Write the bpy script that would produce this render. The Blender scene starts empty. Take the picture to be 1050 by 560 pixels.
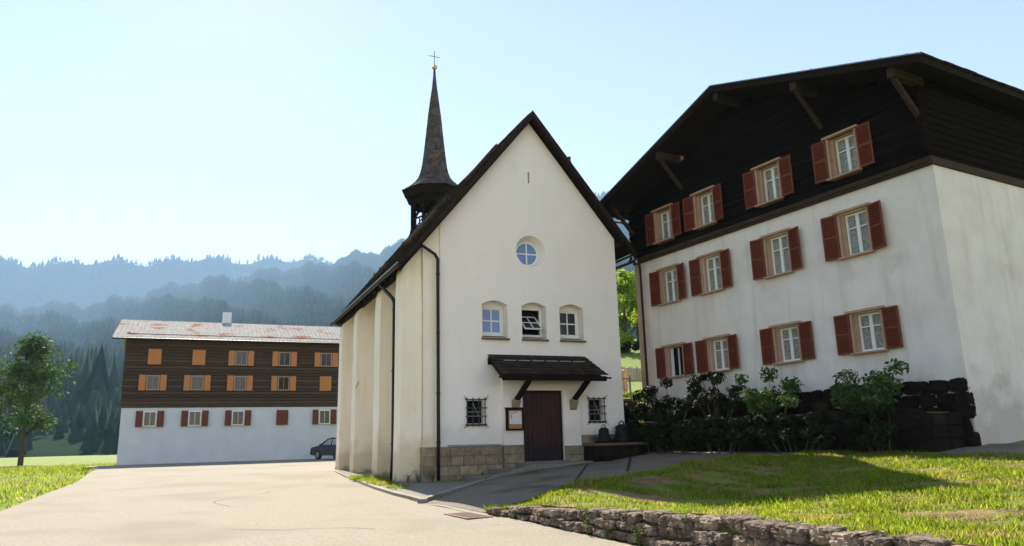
import bpy, bmesh, math, random
import numpy as np
from mathutils import Vector, Matrix, Euler
from mathutils.geometry import delaunay_2d_cdt
random.seed(7); rng = np.random.default_rng(7)
R_ = math.radians
scene = bpy.context.scene
COL = scene.collection

# ------------------------------------------------------------------ materials
def nmat(name, c1, c2=None, scale=3.0, rough=0.85, bump=0.0, bscale=20.0, island=0.0, spec=0.3,
         c3=None, s3=0.6, t3=0.55, metallic=0.0, stretch=None, detail=6.0, transm=0.0):
    m = bpy.data.materials.new(name); m.use_nodes = True
    nt = m.node_tree; N = nt.nodes; L = nt.links
    b = N['Principled BSDF']
    b.inputs['Roughness'].default_value = rough
    b.inputs['Specular IOR Level'].default_value = spec
    b.inputs['Metallic'].default_value = metallic
    tc = N.new('ShaderNodeTexCoord'); mp = N.new('ShaderNodeMapping')
    if stretch: mp.inputs['Scale'].default_value = stretch
    L.new(tc.outputs['Object'], mp.inputs['Vector'])
    no = N.new('ShaderNodeTexNoise'); no.inputs['Scale'].default_value = scale; no.inputs['Detail'].default_value = detail
    no.inputs['Roughness'].default_value = 0.65
    L.new(mp.outputs['Vector'], no.inputs['Vector'])
    cr = N.new('ShaderNodeValToRGB'); cr.color_ramp.elements[0].position = 0.32; cr.color_ramp.elements[1].position = 0.68
    c2 = c2 or c1
    cr.color_ramp.elements[0].color = (*c1, 1); cr.color_ramp.elements[1].color = (*c2, 1)
    L.new(no.outputs['Fac'], cr.inputs['Fac']); out = cr.outputs['Color']
    if c3:
        n3 = N.new('ShaderNodeTexNoise'); n3.inputs['Scale'].default_value = s3; n3.inputs['Detail'].default_value = 5
        L.new(tc.outputs['Object'], n3.inputs['Vector'])
        r3 = N.new('ShaderNodeValToRGB'); r3.color_ramp.elements[0].position = t3; r3.color_ramp.elements[1].position = t3 + 0.14
        r3.color_ramp.elements[0].color = (0, 0, 0, 1); r3.color_ramp.elements[1].color = (1, 1, 1, 1)
        L.new(n3.outputs['Fac'], r3.inputs['Fac'])
        mx = N.new('ShaderNodeMix'); mx.data_type = 'RGBA'
        L.new(r3.outputs['Color'], mx.inputs['Factor']); L.new(out, mx.inputs['A']); mx.inputs['B'].default_value = (*c3, 1)
        out = mx.outputs['Result']
    if island:
        g = N.new('ShaderNodeNewGeometry'); mr = N.new('ShaderNodeMapRange')
        mr.inputs['To Min'].default_value = 1 - island; mr.inputs['To Max'].default_value = 1 + island
        L.new(g.outputs['Random Per Island'], mr.inputs['Value'])
        hs = N.new('ShaderNodeHueSaturation'); L.new(mr.outputs['Result'], hs.inputs['Value']); L.new(out, hs.inputs['Color'])
        out = hs.outputs['Color']
    L.new(out, b.inputs['Base Color'])
    if bump:
        nb = N.new('ShaderNodeTexNoise'); nb.inputs['Scale'].default_value = bscale; nb.inputs['Detail'].default_value = 8
        L.new(mp.outputs['Vector'], nb.inputs['Vector'])
        bp = N.new('ShaderNodeBump'); bp.inputs['Strength'].default_value = 1.0; bp.inputs['Distance'].default_value = bump
        L.new(nb.outputs['Fac'], bp.inputs['Height']); L.new(bp.outputs['Normal'], b.inputs['Normal'])
    if transm:
        tr = N.new('ShaderNodeBsdfTranslucent'); ms = N.new('ShaderNodeMixShader'); ms.inputs['Fac'].default_value = transm
        L.new(out, tr.inputs['Color']); L.new(b.outputs['BSDF'], ms.inputs[1]); L.new(tr.outputs['BSDF'], ms.inputs[2])
        L.new(ms.outputs['Shader'], N['Material Output'].inputs['Surface'])
    m['out'] = 1
    return m

def add_band(m, z0, z1, col, scale=2.0, amt=0.8, thr=0.45):
    """a stain on walls, a darker tone on the door, climbing from the foot: world height z0 (full) .. z1 (none), broken by noise"""
    nt = m.node_tree; N = nt.nodes; L = nt.links; b = N['Principled BSDF']
    src = b.inputs['Base Color'].links[0].from_socket
    g = N.new('ShaderNodeNewGeometry'); sx = N.new('ShaderNodeSeparateXYZ'); L.new(g.outputs['Position'], sx.inputs[0])
    mr = N.new('ShaderNodeMapRange'); mr.inputs['From Min'].default_value = z0; mr.inputs['From Max'].default_value = z1
    mr.inputs['To Min'].default_value = 1; mr.inputs['To Max'].default_value = 0
    L.new(sx.outputs['Z'], mr.inputs['Value'])
    n = N.new('ShaderNodeTexNoise'); n.inputs['Scale'].default_value = scale; n.inputs['Detail'].default_value = 7
    L.new(g.outputs['Position'], n.inputs['Vector'])
    ad = N.new('ShaderNodeMath'); ad.operation = 'ADD'; L.new(mr.outputs['Result'], ad.inputs[0]); L.new(n.outputs['Fac'], ad.inputs[1])
    r = N.new('ShaderNodeMapRange'); r.inputs['From Min'].default_value = thr + 0.5; r.inputs['From Max'].default_value = thr + 0.8
    r.inputs['To Max'].default_value = amt
    L.new(ad.outputs[0], r.inputs['Value'])
    mx = N.new('ShaderNodeMix'); mx.data_type = 'RGBA'; L.new(r.outputs['Result'], mx.inputs['Factor'])
    L.new(src, mx.inputs['A']); mx.inputs['B'].default_value = (*col, 1)
    L.new(mx.outputs['Result'], b.inputs['Base Color'])

def add_streaks(m, col, amt, sx=3.0, sz=.22, thr=.52):
    """rain runs: a noise drawn out along the height, blended in as dirt"""
    nt = m.node_tree; N = nt.nodes; L = nt.links; b = N['Principled BSDF']
    src = b.inputs['Base Color'].links[0].from_socket
    g = N.new('ShaderNodeNewGeometry'); mp = N.new('ShaderNodeMapping'); mp.inputs['Scale'].default_value = (sx, sx, sz); L.new(g.outputs['Position'], mp.inputs['Vector'])
    n = N.new('ShaderNodeTexNoise'); n.inputs['Scale'].default_value = 1.6; n.inputs['Detail'].default_value = 6; L.new(mp.outputs['Vector'], n.inputs['Vector'])
    r = N.new('ShaderNodeMapRange'); r.inputs['From Min'].default_value = thr; r.inputs['From Max'].default_value = thr + .22; r.inputs['To Max'].default_value = amt
    L.new(n.outputs['Fac'], r.inputs['Value'])
    mx = N.new('ShaderNodeMix'); mx.data_type = 'RGBA'; L.new(r.outputs['Result'], mx.inputs['Factor']); L.new(src, mx.inputs['A']); mx.inputs['B'].default_value = (*col, 1)
    L.new(mx.outputs['Result'], b.inputs['Base Color'])

M = {}
M['stucco'] = nmat('chapel stucco', (.87, .785, .71), (.92, .835, .76), 0.8, .92, .016, 13, c3=(.81, .75, .65), s3=.5, t3=.6)
add_streaks(M['stucco'], (.66, .60, .52), .10)
add_band(M['stucco'], 1.3, 2.6, (.52, .47, .40), 1.7, .35, .30)
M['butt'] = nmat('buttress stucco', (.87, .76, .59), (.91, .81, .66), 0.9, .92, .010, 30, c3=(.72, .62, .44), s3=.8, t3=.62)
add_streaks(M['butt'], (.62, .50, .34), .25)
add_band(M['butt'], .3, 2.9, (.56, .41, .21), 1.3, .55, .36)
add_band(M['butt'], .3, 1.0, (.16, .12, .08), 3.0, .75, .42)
M['plinth'] = nmat('plinth stone', (.17, .125, .075), (.34, .265, .17), 3.5, .9, .018, 22, island=.22, c3=(.08, .065, .045), s3=2.2, t3=.60)
M['mortar'] = nmat('mortar', (.15, .13, .10), (.2, .17, .13), 8, .95, .005, 60)
M['tile'] = nmat('roof shingle', (.020, .014, .010), (.050, .036, .026), 4, .85, .004, 40, island=.35, spec=.1)
M['spire'] = nmat('spire shingle', (.040, .031, .032), (.095, .073, .074), 5, .6, .004, 50, island=.55, spec=.5)
M['dwood'] = nmat('dark timber', (.008, .005, .003), (.022, .013, .008), 6, .85, .004, 30, stretch=(1, 1, 6), spec=.1)
M['barge'] = nmat('barge timber', (.016, .009, .006), (.034, .019, .012), 6, .8, .003, 30, spec=.1)
M['pipe'] = nmat('brown pipe', (.010, .007, .005), (.020, .013, .010), 3, .5, spec=.25)
M['white'] = nmat('white paint', (.74, .73, .70), (.82, .81, .78), 6, .5, .001, 60)
M['sill'] = nmat('brown sill stone', (.10, .065, .045), (.17, .12, .085), 7, .85, .006, 40)
M['glassblue'] = nmat('blue pane glass', (.10, .19, .42), (.18, .28, .52), 30, .25, .004, 60, spec=.6)  # blue set as the base colour of the panes
M['glassdark'] = nmat('dark glass', (.008, .009, .010), (.035, .024, .018), 12, .12, .002, 30, spec=.5)
M['hole'] = nmat('dark interior', (.006, .006, .006), (.012, .01, .009), 4, .95)
M['door'] = nmat('red brown door boards', (.028, .006, .004), (.062, .012, .007), 2.2, .55, .004, 22, stretch=(7, 7, .7), c3=(.022, .006, .004), s3=1.1, t3=.52)
add_band(M['door'], .9, 2.5, (.010, .005, .004), 1.2, .9, .42)  # door boards get darker towards the foot
M['iron'] = nmat('wrought iron', (.02, .018, .017), (.06, .052, .048), 30, .5, .002, 80, spec=.5)
M['ironlight'] = nmat('worn iron', (.30, .28, .25), (.42, .40, .37), 30, .5, .002, 80, spec=.5)
M['corbel'] = nmat('corbel stone', (.26, .21, .13), (.36, .30, .2), 6, .9, .012, 25)
M['paper'] = nmat('notice paper', (.62, .62, .62), (.72, .72, .71), 14, .8)
M['kraft'] = nmat('brown notice strip', (.33, .16, .06), (.42, .22, .09), 10, .8)
M['flash'] = nmat('grey metal flashing', (.16, .18, .22), (.22, .24, .28), 5, .35, spec=.6, metallic=.5)
M['gold'] = nmat('gilded ball', (.62, .38, .10), (.75, .48, .15), 8, .28, metallic=.9)
M['bronze'] = nmat('weathered bell bronze', (.010, .010, .008), (.028, .026, .02), 8, .6, .004, 30, metallic=.5)
M['road'] = nmat('pale asphalt road', (.19, .162, .118), (.345, .298, .222), 24, .95, .010, 60, c3=(.225, .19, .138), s3=.35, t3=.5, detail=12)
M['roadpatch'] = nmat('darker asphalt patch', (.15, .128, .095), (.25, .215, .165), 30, .95, .008, 70)
M['path'] = nmat('path asphalt', (.075, .056, .040), (.26, .205, .150), 30, .95, .008, 70, c3=(.09, .07, .05), s3=.6, t3=.55, detail=12)
M['pave'] = nmat('pavement slabs', (.16, .14, .11), (.22, .195, .155), 9, .95, .008, 60)
M['kerb'] = nmat('kerb stone', (.21, .185, .14), (.29, .26, .205), 6, .9, .008, 40, island=.15)
M['tar'] = nmat('tar joint', (.014, .012, .010), (.03, .026, .02), 12, .9)
M['soil'] = nmat('dry bank soil', (.08, .05, .02), (.26, .165, .065), 3.0, .95, .04, 14, c3=(.13, .15, .02), s3=1.3, t3=.45)
M['ground'] = nmat('meadow ground', (.095, .145, .016), (.21, .26, .028), 2.6, .95, .06, 9, c3=(.22, .20, .05), s3=.4, t3=.55)
M['blade'] = nmat('grass blade', (.13, .20, .014), (.29, .33, .026), 2.6, .7, island=.5, c3=(.37, .28, .09), s3=1.4, t3=.53, transm=.75, spec=.1)
M['weed'] = nmat('weed leaf', (.06, .13, .02), (.12, .20, .03), 4, .7, island=.3, transm=.3)
M['leaf'] = nmat('bright leaf', (.22, .33, .020), (.34, .44, .03), 1.5, .6, island=.4, transm=.6)
M['leafdark'] = nmat('dark leaf', (.010, .016, .006), (.024, .032, .009), 2, .7, island=.4, transm=.1, spec=.1)
M['leafmid'] = nmat('mid green leaf', (.045, .090, .018), (.085, .14, .025), 1, .7, island=.4, transm=.35)
M['petal'] = nmat('pink petals', (.35, .06, .07), (.5, .16, .14), 5, .7, island=.2)
M['bark'] = nmat('bark', (.05, .038, .028), (.10, .078, .058), 8, .95, .02, 20, stretch=(1, 1, .3))
M['rock'] = nmat('rough wall stone', (.045, .032, .024), (.30, .225, .165), 7, .95, .06, 11, island=.35, c3=(.36, .30, .22), s3=6, t3=.58, detail=14, spec=.1)
M['stonedark'] = nmat('dark rubble stone', (.006, .0045, .003), (.022, .014, .008), 3, .95, .03, 10, island=.3, c3=(.06, .03, .012), s3=1.5, t3=.62, spec=.1)
M['log'] = nmat('blackened log wall', (.004, .0028, .002), (.012, .0075, .005), 4, .95, .006, 25, island=.3, stretch=(.4, .4, 4), spec=.05)
M['logbrown'] = nmat('brown beam', (.020, .011, .006), (.060, .036, .020), 5, .85, .006, 25, stretch=(.5, .5, 5))
M['housewall'] = nmat('aged house plaster', (.68, .60, .55), (.80, .72, .66), 1.0, .93, .008, 25, c3=(.60, .52, .45), s3=.9, t3=.62)
add_streaks(M['housewall'], (.46, .39, .32), .34, 2.2)
add_band(M['housewall'], .9, 4.2, (.36, .29, .22), 1.6, .55, .42)
M['quoin'] = nmat('beige corner plaster', (.40, .31, .23), (.47, .37, .28), 2, .93, .006, 25)
M['shutter'] = nmat('rust red shutter', (.125, .027, .010), (.175, .040, .016), 5, .6, .002, 30, stretch=(1, 1, 4))
M['casing'] = nmat('beige window casing', (.36, .22, .14), (.44, .28, .19), 4, .7)
M['curtain'] = nmat('lace curtain behind glass', (.10, .09, .075), (.36, .33, .28), 16, .35, spec=.6)
M['orangewood_sun'] = nmat('orange wood and sun patch', (.42, .15, .04), (.55, .22, .07), 5, .6, stretch=(1, 1, 4))  # shutter wood; on the gable it paints small sun patches
M['brownlog'] = nmat('brown log wall', (.045, .026, .015), (.095, .055, .032), 4, .9, .006, 25, island=.3, stretch=(.4, .4, 4))
M['sheetroof'] = nmat('pale sheet roof', (.34, .31, .28), (.46, .43, .40), 2, 1.0, spec=.0, c3=(.32, .17, .11), s3=.9, t3=.56, stretch=(3, .4, 1))
M['cleanwhite'] = nmat('white render', (.60, .60, .62), (.68, .68, .70), 1, .9)
M['carpaint'] = nmat('dark car paint', (.008, .009, .012), (.014, .015, .018), 2, .2, spec=.8)
M['carglass'] = nmat('car glass', (.25, .28, .32), (.40, .44, .48), 3, .08, spec=1.0)
M['tyre'] = nmat('tyre rubber', (.012, .012, .012), (.02, .02, .02), 6, .9)
M['alloy'] = nmat('wheel alloy', (.35, .35, .36), (.45, .45, .46), 6, .3, metallic=.8)
M['taillight'] = nmat('red lens', (.35, .01, .01), (.45, .02, .02), 6, .2, spec=.7)
M['plate'] = nmat('white plate', (.7, .7, .7), (.75, .75, .75), 6, .4)
M['paleboard'] = nmat('grey weathered boards', (.26, .22, .17), (.40, .35, .28), 6, .9, island=.2, stretch=(1, 1, .3))
M['pinkwood'] = nmat('pinkish post wood', (.42, .21, .15), (.52, .29, .21), 6, .85)
M['conifer'] = nmat('conifer forest', (.016, .030, .022), (.030, .045, .028), .004, .95, island=.3, spec=0)
M['forestfloor'] = nmat('forest floor', (.018, .030, .020), (.030, .045, .026), .01, .95, c3=(.04, .06, .03), s3=.003, t3=.62, spec=0)
M['rust'] = nmat('rusty iron', (.17, .10, .08), (.30, .20, .165), 14, .8, .003, 60)

# ------------------------------------------------------------------ object helpers
WM = {}
def wmat(o): return WM.get(o.name, Matrix.Identity(4))
def finish(o, parent=None, loc=(0, 0, 0), rz=0.0):
    COL.objects.link(o)
    m = Matrix.Translation(Vector(loc)) @ Matrix.Rotation(rz, 4, 'Z')
    if parent is not None:
        o.parent = parent; WM[o.name] = wmat(parent) @ m
    else: WM[o.name] = m
    o.location = loc; o.rotation_euler = (0, 0, rz)
    return o
def tag(o, label=None, cat=None, group=None, kind=None):
    if label: o['label'] = label
    if cat: o['category'] = cat
    if group: o['group'] = group
    if kind: o['kind'] = kind
    return o
def thing(name, label, cat, loc=(0, 0, 0), rz=0.0, group=None):
    o = bpy.data.objects.new(name, None); o.empty_display_size = .3
    finish(o, None, loc, rz); return tag(o, label, cat, group)
def copy_tree(o, parent=None):
    c = o.copy(); COL.objects.link(c); c.parent = parent
    for ch in list(o.children): copy_tree(ch, c)
    return c

class MB:
    """collects geometry (in the local frame of the thing it belongs to)"""
    def __init__(s): s.bm = bmesh.new()
    def _add(s, b2, T=None):
        if T is not None: b2.transform(T)
        me = bpy.data.meshes.new('t'); b2.to_mesh(me); b2.free(); s.bm.from_mesh(me); bpy.data.meshes.remove(me)
    def box(s, x0, x1, y0, y1, z0, z1, bev=0.0, T=None):
        b = bmesh.new(); bmesh.ops.create_cube(b, size=1)
        bmesh.ops.scale(b, vec=(x1 - x0, y1 - y0, z1 - z0), verts=b.verts)
        bmesh.ops.translate(b, vec=((x0 + x1) / 2, (y0 + y1) / 2, (z0 + z1) / 2), verts=b.verts)
        if bev: bmesh.ops.bevel(b, geom=b.edges[:], offset=bev, segments=1, affect='EDGES')
        s._add(b, T); return s
    def beam(s, a, b_, w, h, up=(0, 0, 1), bev=0.0):
        a = Vector(a); b_ = Vector(b_); d = (b_ - a); L = d.length; d.normalize()
        side = d.cross(Vector(up)).normalized(); u = side.cross(d)
        T = Matrix((( d.x, side.x, u.x, a.x), (d.y, side.y, u.y, a.y), (d.z, side.z, u.z, a.z), (0, 0, 0, 1)))
        return s.box(0, L, -w / 2, w / 2, -h / 2, h / 2, bev, T)
    def tube(s, pts, r, seg=8, r1=None, cap=True):
        pts = [Vector(p) for p in pts]; n = len(pts); bm = s.bm
        rings = []; prev = None
        for i, p in enumerate(pts):
            if i == 0: t = pts[1] - p
            elif i == n - 1: t = p - pts[i - 1]
            else: t = (pts[i + 1] - p).normalized() + (p - pts[i - 1]).normalized()
            t.normalize()
            if prev is None:
                u = t.cross(Vector((0, 0, 1)));
                if u.length < .1: u = t.cross(Vector((1, 0, 0)))
            else: u = prev - t * prev.dot(t)
            u.normalize(); prev = u; v = t.cross(u)
            rr = r if r1 is None else r + (r1 - r) * i / (n - 1)
            rings.append([bm.verts.new(p + (u * math.cos(a) + v * math.sin(a)) * rr) for a in [2 * math.pi * k / seg for k in range(seg)]])
        for i in range(n - 1):
            for k in range(seg):
                bm.faces.new((rings[i][k], rings[i][(k + 1) % seg], rings[i + 1][(k + 1) % seg], rings[i + 1][k]))
        if cap: bm.faces.new(rings[0][::-1]); bm.faces.new(rings[-1])
        return s
    def lathe(s, prof, c, seg=24, rot=0.0, flat=False):
        bm = s.bm; rings = []
        for (r, z) in prof:
            rings.append([bm.verts.new((c[0] + r * math.cos(rot + 2 * math.pi * k / seg), c[1] + r * math.sin(rot + 2 * math.pi * k / seg), c[2] + z)) for k in range(seg)])
        for i in range(len(rings) - 1):
            for k in range(seg): bm.faces.new((rings[i][k], rings[i][(k + 1) % seg], rings[i + 1][(k + 1) % seg], rings[i + 1][k]))
        bm.faces.new(rings[0][::-1]); bm.faces.new(rings[-1]); return s
    def prism(s, poly, axis, a0, a1):
        """poly of 2D points extruded along axis ('x': poly=(y,z), 'y': poly=(x,z), 'z': poly=(x,y))"""
        def P(p, a): return {'x': (a, p[0], p[1]), 'y': (p[0], a, p[1]), 'z': (p[0], p[1], a)}[axis]
        b = bmesh.new(); A = [b.verts.new(P(p, a0)) for p in poly]; B = [b.verts.new(P(p, a1)) for p in poly]; n = len(poly)
        b.faces.new(A); b.faces.new(B[::-1])
        for i in range(n): b.faces.new((A[i], B[i], B[(i + 1) % n], A[(i + 1) % n]))
        bmesh.ops.recalc_face_normals(b, faces=b.faces); s._add(b); return s
    def quad(s, *p): s.bm.faces.new([s.bm.verts.new(q) for q in p]); return s
    def build(s, name, mat, parent=None, smooth=False, loc=(0, 0, 0), fix=True, label=None):
        if fix: bmesh.ops.recalc_face_normals(s.bm, faces=s.bm.faces)
        me = bpy.data.meshes.new(name); s.bm.to_mesh(me); s.bm.free()
        me.materials.append(mat if not isinstance(mat, str) else M[mat])
        if smooth: me.shade_smooth()
        o = bpy.data.objects.new(name, me); finish(o, parent, loc)
        if label: o['label'] = label
        return o
def np_mesh(name, verts, faces, mat, parent=None, smooth=False, nper=None):
    me = bpy.data.meshes.new(name)
    verts = np.asarray(verts, dtype=np.float32); faces = np.asarray(faces, dtype=np.int32)
    k = faces.shape[1]; nf = len(faces)
    me.vertices.add(len(verts)); me.vertices.foreach_set('co', verts.ravel())
    me.loops.add(nf * k); me.loops.foreach_set('vertex_index', faces.ravel())
    me.polygons.add(nf); me.polygons.foreach_set('loop_start', np.arange(0, nf * k, k, dtype=np.int32))
    me.update(calc_edges=True); me.validate()
    me.materials.append(M[mat] if isinstance(mat, str) else mat)
    if smooth: me.shade_smooth()
    o = bpy.data.objects.new(name, me); finish(o, parent); return o
def boolean(o, cutters, op='DIFFERENCE'):
    for c in cutters:
        md = o.modifiers.new('b', 'BOOLEAN'); md.object = c; md.operation = op; md.solver = 'EXACT'
    bpy.context.view_layer.update()
    dg = bpy.context.evaluated_depsgraph_get()
    me = bpy.data.meshes.new_from_object(o.evaluated_get(dg)); o.modifiers.clear(); o.data = me
    for c in cutters: bpy.data.objects.remove(c)
def sstep(t): t = max(0., min(1., t)); return t * t * (3 - 2 * t)
def hnoise(x, y): return math.sin(x * 1.7 + y * .9) * .5 + math.sin(x * 3.9 - y * 2.7 + 1.3) * .3 + math.sin(x * .6 + y * 5.1) * .2

# ------------------------------------------------------------------ terrain
KERB = [(-1.1, 12.6), (-1.5, 10.2), (-1.75, 6.5), (-1.93, 3.1), (-2.1, 0), (-2.15, -2.6), (-2.06, -5.15)]
KERB2 = [(-2.06, -5.15), (-.6, -3.5), (.77, -2.0), (1.8, -1.2), (2.9, -.78), (5.0, -.75)]
def dline(p, line):
    best = 1e9
    for (ax, ay), (bx, by) in zip(line, line[1:]):
        dx, dy = bx - ax, by - ay; t = max(0, min(1, ((p[0] - ax) * dx + (p[1] - ay) * dy) / (dx * dx + dy * dy)))
        best = min(best, math.hypot(p[0] - ax - t * dx, p[1] - ay - t * dy))
    return best
def gz(x, y):
    z = gz0(x, y)
    if -5 < x < 8 and -9 < y < 14:
        z -= max(.075 * math.exp(-(dline((x, y), KERB2) / 1.1) ** 2), .055 * math.exp(-(dline((x, y), KERB) / .9) ** 2))
    return z
def gz0(x, y):
    base = .38 + .0145 * max(-24., min(12., y)) + .082 * max(0., min(x + 2, 14))
    if x < -10: base -= .03 * min(-10 - x, 40)
    if y > 12: base = base + (0.62 - base) * sstep((y - 12) / 8) if x < 6 else base
    hill = 3.1 + .17 * (y - 4)
    if y > 3.35:
        if y > 14.5: hill = 4.885 + .25 * (min(y, 40) - 14.5) + (.05 * (y - 40) if y > 40 else 0)
        x0 = 5.6 + .06 * (y - 3); x1 = 6.7 + .55 * max(0, y - 5)
        w = sstep((x - x0) / (x1 - x0))
        base = base * (1 - w) + hill * w
    return base

xs = sorted(set([-220, -150, -100, -70, -50, -40, -32, -26] + [round(-22 + .5 * i, 2) for i in range(105)] + [33, 37, 42, 50, 60, 80, 110, 150, 220]))
ys = sorted(set([-150, -100, -60, -40, -32] + [round(-28 + .5 * i, 2) for i in range(62)] + [3.3, 3.36, 3.6, 4.0, 4.5] + [5 + i for i in range(46)] + [54, 60, 70, 85, 105, 140, 220]))
V = [(x, y, gz(x, y) - .07 - (.25 if (-11 < x < 8.2 and -29 < y < 11 and not (x > -1 and y > -.5)) else 0) + (.05 * hnoise(x * .5, y * .5) if (y > 6 and x > 9) or x < -12 else 0)) for y in ys for x in xs]
nx = len(xs); F = [(j * nx + i, j * nx + i + 1, (j + 1) * nx + i + 1, (j + 1) * nx + i) for j in range(len(ys) - 1) for i in range(nx - 1)]
tag(np_mesh('ground', V, F, 'ground', smooth=True), kind='structure')

def inside(p, poly):
    c = False; n = len(poly); j = n - 1
    for i in range(n):
        xi, yi = poly[i]; xj, yj = poly[j]
        if (yi > p[1]) != (yj > p[1]) and p[0] < (xj - xi) * (p[1] - yi) / (yj - yi) + xi: c = not c
        j = i
    return c
def dpoly(p, line):
    best = 1e9
    for i in range(len(line) - 1):
        ax, ay = line[i][:2]; bx, by = line[i + 1][:2]; dx, dy = bx - ax, by - ay
        t = max(0, min(1, ((p[0] - ax) * dx + (p[1] - ay) * dy) / (dx * dx + dy * dy)))
        d = math.hypot(p[0] - ax - t * dx, p[1] - ay - t * dy)
        if d < best: best = d; bt = (i, t, dx * (p[1] - ay) - dy * (p[0] - ax))
    return best, bt
def sheet(name, poly, zf, mat, res=.5, skirt=0.0, parent=None, smooth=True):
    """a sheet draped on a height function inside a plan polygon"""
    bnd = []
    n = len(poly)
    for i in range(n):
        a = Vector(poly[i]); b = Vector(poly[(i + 1) % n]); k = max(1, int((b - a).length / res))
        bnd += [tuple(a.lerp(b, t / k)) for t in range(k)]
    x0 = min(p[0] for p in poly); x1 = max(p[0] for p in poly); y0 = min(p[1] for p in poly); y1 = max(p[1] for p in poly)
    pts = []
    for j in range(int((y1 - y0) / res) + 1):
        for i in range(int((x1 - x0) / res) + 1):
            p = (x0 + (i + .5 * (j % 2)) * res, y0 + j * res)
            if inside(p, poly) and dpoly(p, bnd + [bnd[0]])[0] > res * .4: pts.append(p)
    vc = [Vector(p) for p in bnd + pts]; nb = len(bnd)
    r = delaunay_2d_cdt(vc, [(i, (i + 1) % nb) for i in range(nb)], [], 1, 1e-5)
    verts = [(v.x, v.y, zf(v.x, v.y)) for v in r[0]]
    bm = bmesh.new(); bv = [bm.verts.new(v) for v in verts]
    for f in r[2]:
        try: bm.faces.new([bv[i] for i in f])
        except ValueError: pass
    bmesh.ops.recalc_face_normals(bm, faces=bm.faces)
    if sum(f.normal.z for f in bm.faces) < 0: bmesh.ops.reverse_faces(bm, faces=bm.faces)
    if skirt:
        ed = [e for e in bm.edges if len(e.link_faces) == 1]
        g = bmesh.ops.extrude_edge_only(bm, edges=ed)
        for v in g['geom']:
            if isinstance(v, bmesh.types.BMVert): v.co.z -= skirt
    me = bpy.data.meshes.new(name); bm.to_mesh(me); bm.free(); me.materials.append(M[mat])
    if smooth and not skirt: me.shade_smooth()
    o = bpy.data.objects.new(name, me); finish(o, parent); return o
road_poly = [(-2.06, -5.15), (-1.85, -8.6), (-1.75, -9.2), (-1.7, -11), (-1.62, -13), (-1.55, -15.5), (-1.5, -24), (-1.5, -30), (-11.5, -30), (-11, -10), (-11, 10), (-12, 26), (-14, 38), (6, 38), (2, 24), (.6, 17), (-.4, 14.5)] + KERB[:-1]
tag(sheet('road', road_poly, gz, 'road', .9), kind='structure')
CREST = [(-1.75, -8.4, .24), (-1.4, -8.35, .30), (-.86, -8.86, .50), (-.26, -9.42, .74), (1.2, -9.1, .86), (4, -8.0, 1.06), (6, -7.6, 1.10), (8, -7.0, 1.16)]
path_poly = [(-2.06, -5.15), (-.6, -3.5), (.77, -2.0), (1.8, -1.2), (2.9, -.78), (5.0, -.75), (7.4, -.3), (9.0, -1.0), (10.6, -12), (11.5, -24), (8.5, -24), (8.3, -12), (7.8, -7.4), (4, -8.3), (1.2, -9.5), (-.2, -9.5), (-.9, -9.0), (-1.5, -8.6), (-1.85, -8.6)]
tag(sheet('path', path_poly, lambda x, y: gz(x, y) + .006, 'path', .5), kind='structure')
# gutter strip of setts where the path meets the road, and the two tar joints across the path
def strip(name, a, b, w, off, mat, m=None):
    own = m is None
    a = Vector(a); b = Vector(b); d = (b - a).normalized(); n = Vector((-d.y, d.x)) * w / 2; K = max(2, int((b - a).length / .4)); m = m or MB()
    for k in range(K):
        p = a.lerp(b, k / K); q = a.lerp(b, (k + 1) / K)
        m.quad(*[(v.x, v.y, gz(v.x, v.y) + off) for v in (p - n, q - n, q + n, p + n)])
    if own: return tag(m.build(name, mat), kind='structure')
strip('gutter_strip', (-2.10, -5.3), (-1.98, -9.0), .13, .012, 'kerb')
strip('path_joint', (4.45, -1.3), (1.3, -6.3), .07, .012, 'tar')
strip('path_joint', (6.0, -1.3), (3.4, -5.3), .09, .012, 'tar')
# road crack
strip('road_crack', (-2.35, -10.3), (-1.75, -10.7), .02, .004, 'tar')

rs = random.Random(8); cm = MB()
for (x, y, a, n_) in ((-8.6, -14.5, 1.2, 9), (-6.2, -4.0, 2.0, 11), (-9.0, 6.0, .8, 10), (-3.4, 4.5, 1.5, 8), (-4.2, -9.8, 2.6, 5)):
    for k in range(n_):
        a += rs.uniform(-.5, .5); x2, y2 = x + .55 * math.cos(a), y + .55 * math.sin(a)
        if inside((x2, y2), road_poly): strip('road_crack', (x, y), (x2, y2), rs.uniform(.012, .022), .005, 'tar', cm)
        x, y = x2, y2
tag(cm.build('road_crack', 'tar'), kind='structure')
# pavement with low steps beside the chapel, and its kerb
ZONES = [(-3, .66, .455), (.66, 1.55, .66), (1.55, 2.45, .79), (2.45, 5.0, .905)]
ZONES = [(-3, .66, .455), (.66, 1.55, .605), (1.55, 2.45, .75), (2.45, 5.0, .90)]
def kerbz(x, y):
    if y < -.7 and x > -2.05:
        return float(np.interp(x, [-2.06, .77, 1.8, 2.9, 5.0], [.318, .535, .665, .84, .88]))
    return gz0(-2.1, y) + .012
def kerbline(t_x):  # y of the kerb2 polyline at x
    for (a, b) in zip(KERB2, KERB2[1:]):
        if a[0] <= t_x <= b[0]: return a[1] + (b[1] - a[1]) * (t_x - a[0]) / (b[0] - a[0])
    return -.75
sheet_poly = [(-1.1, 12.6)] + [(x + .12, y) for x, y in KERB[1:-1]] + [(-1.95, -5.0), (-.6, -3.36), (.66, -2.0), (.66, .3), (-.0, .3), (-.0, 12.6)]
tag(sheet('pavement', sheet_poly, lambda x, y: kerbz(-2.1, min(y, 12)) + .006 + (.05 * min(1, max(0, x + 2 - max(0, -y - 3) * .2))), 'pave', .5), kind='structure')
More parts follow.
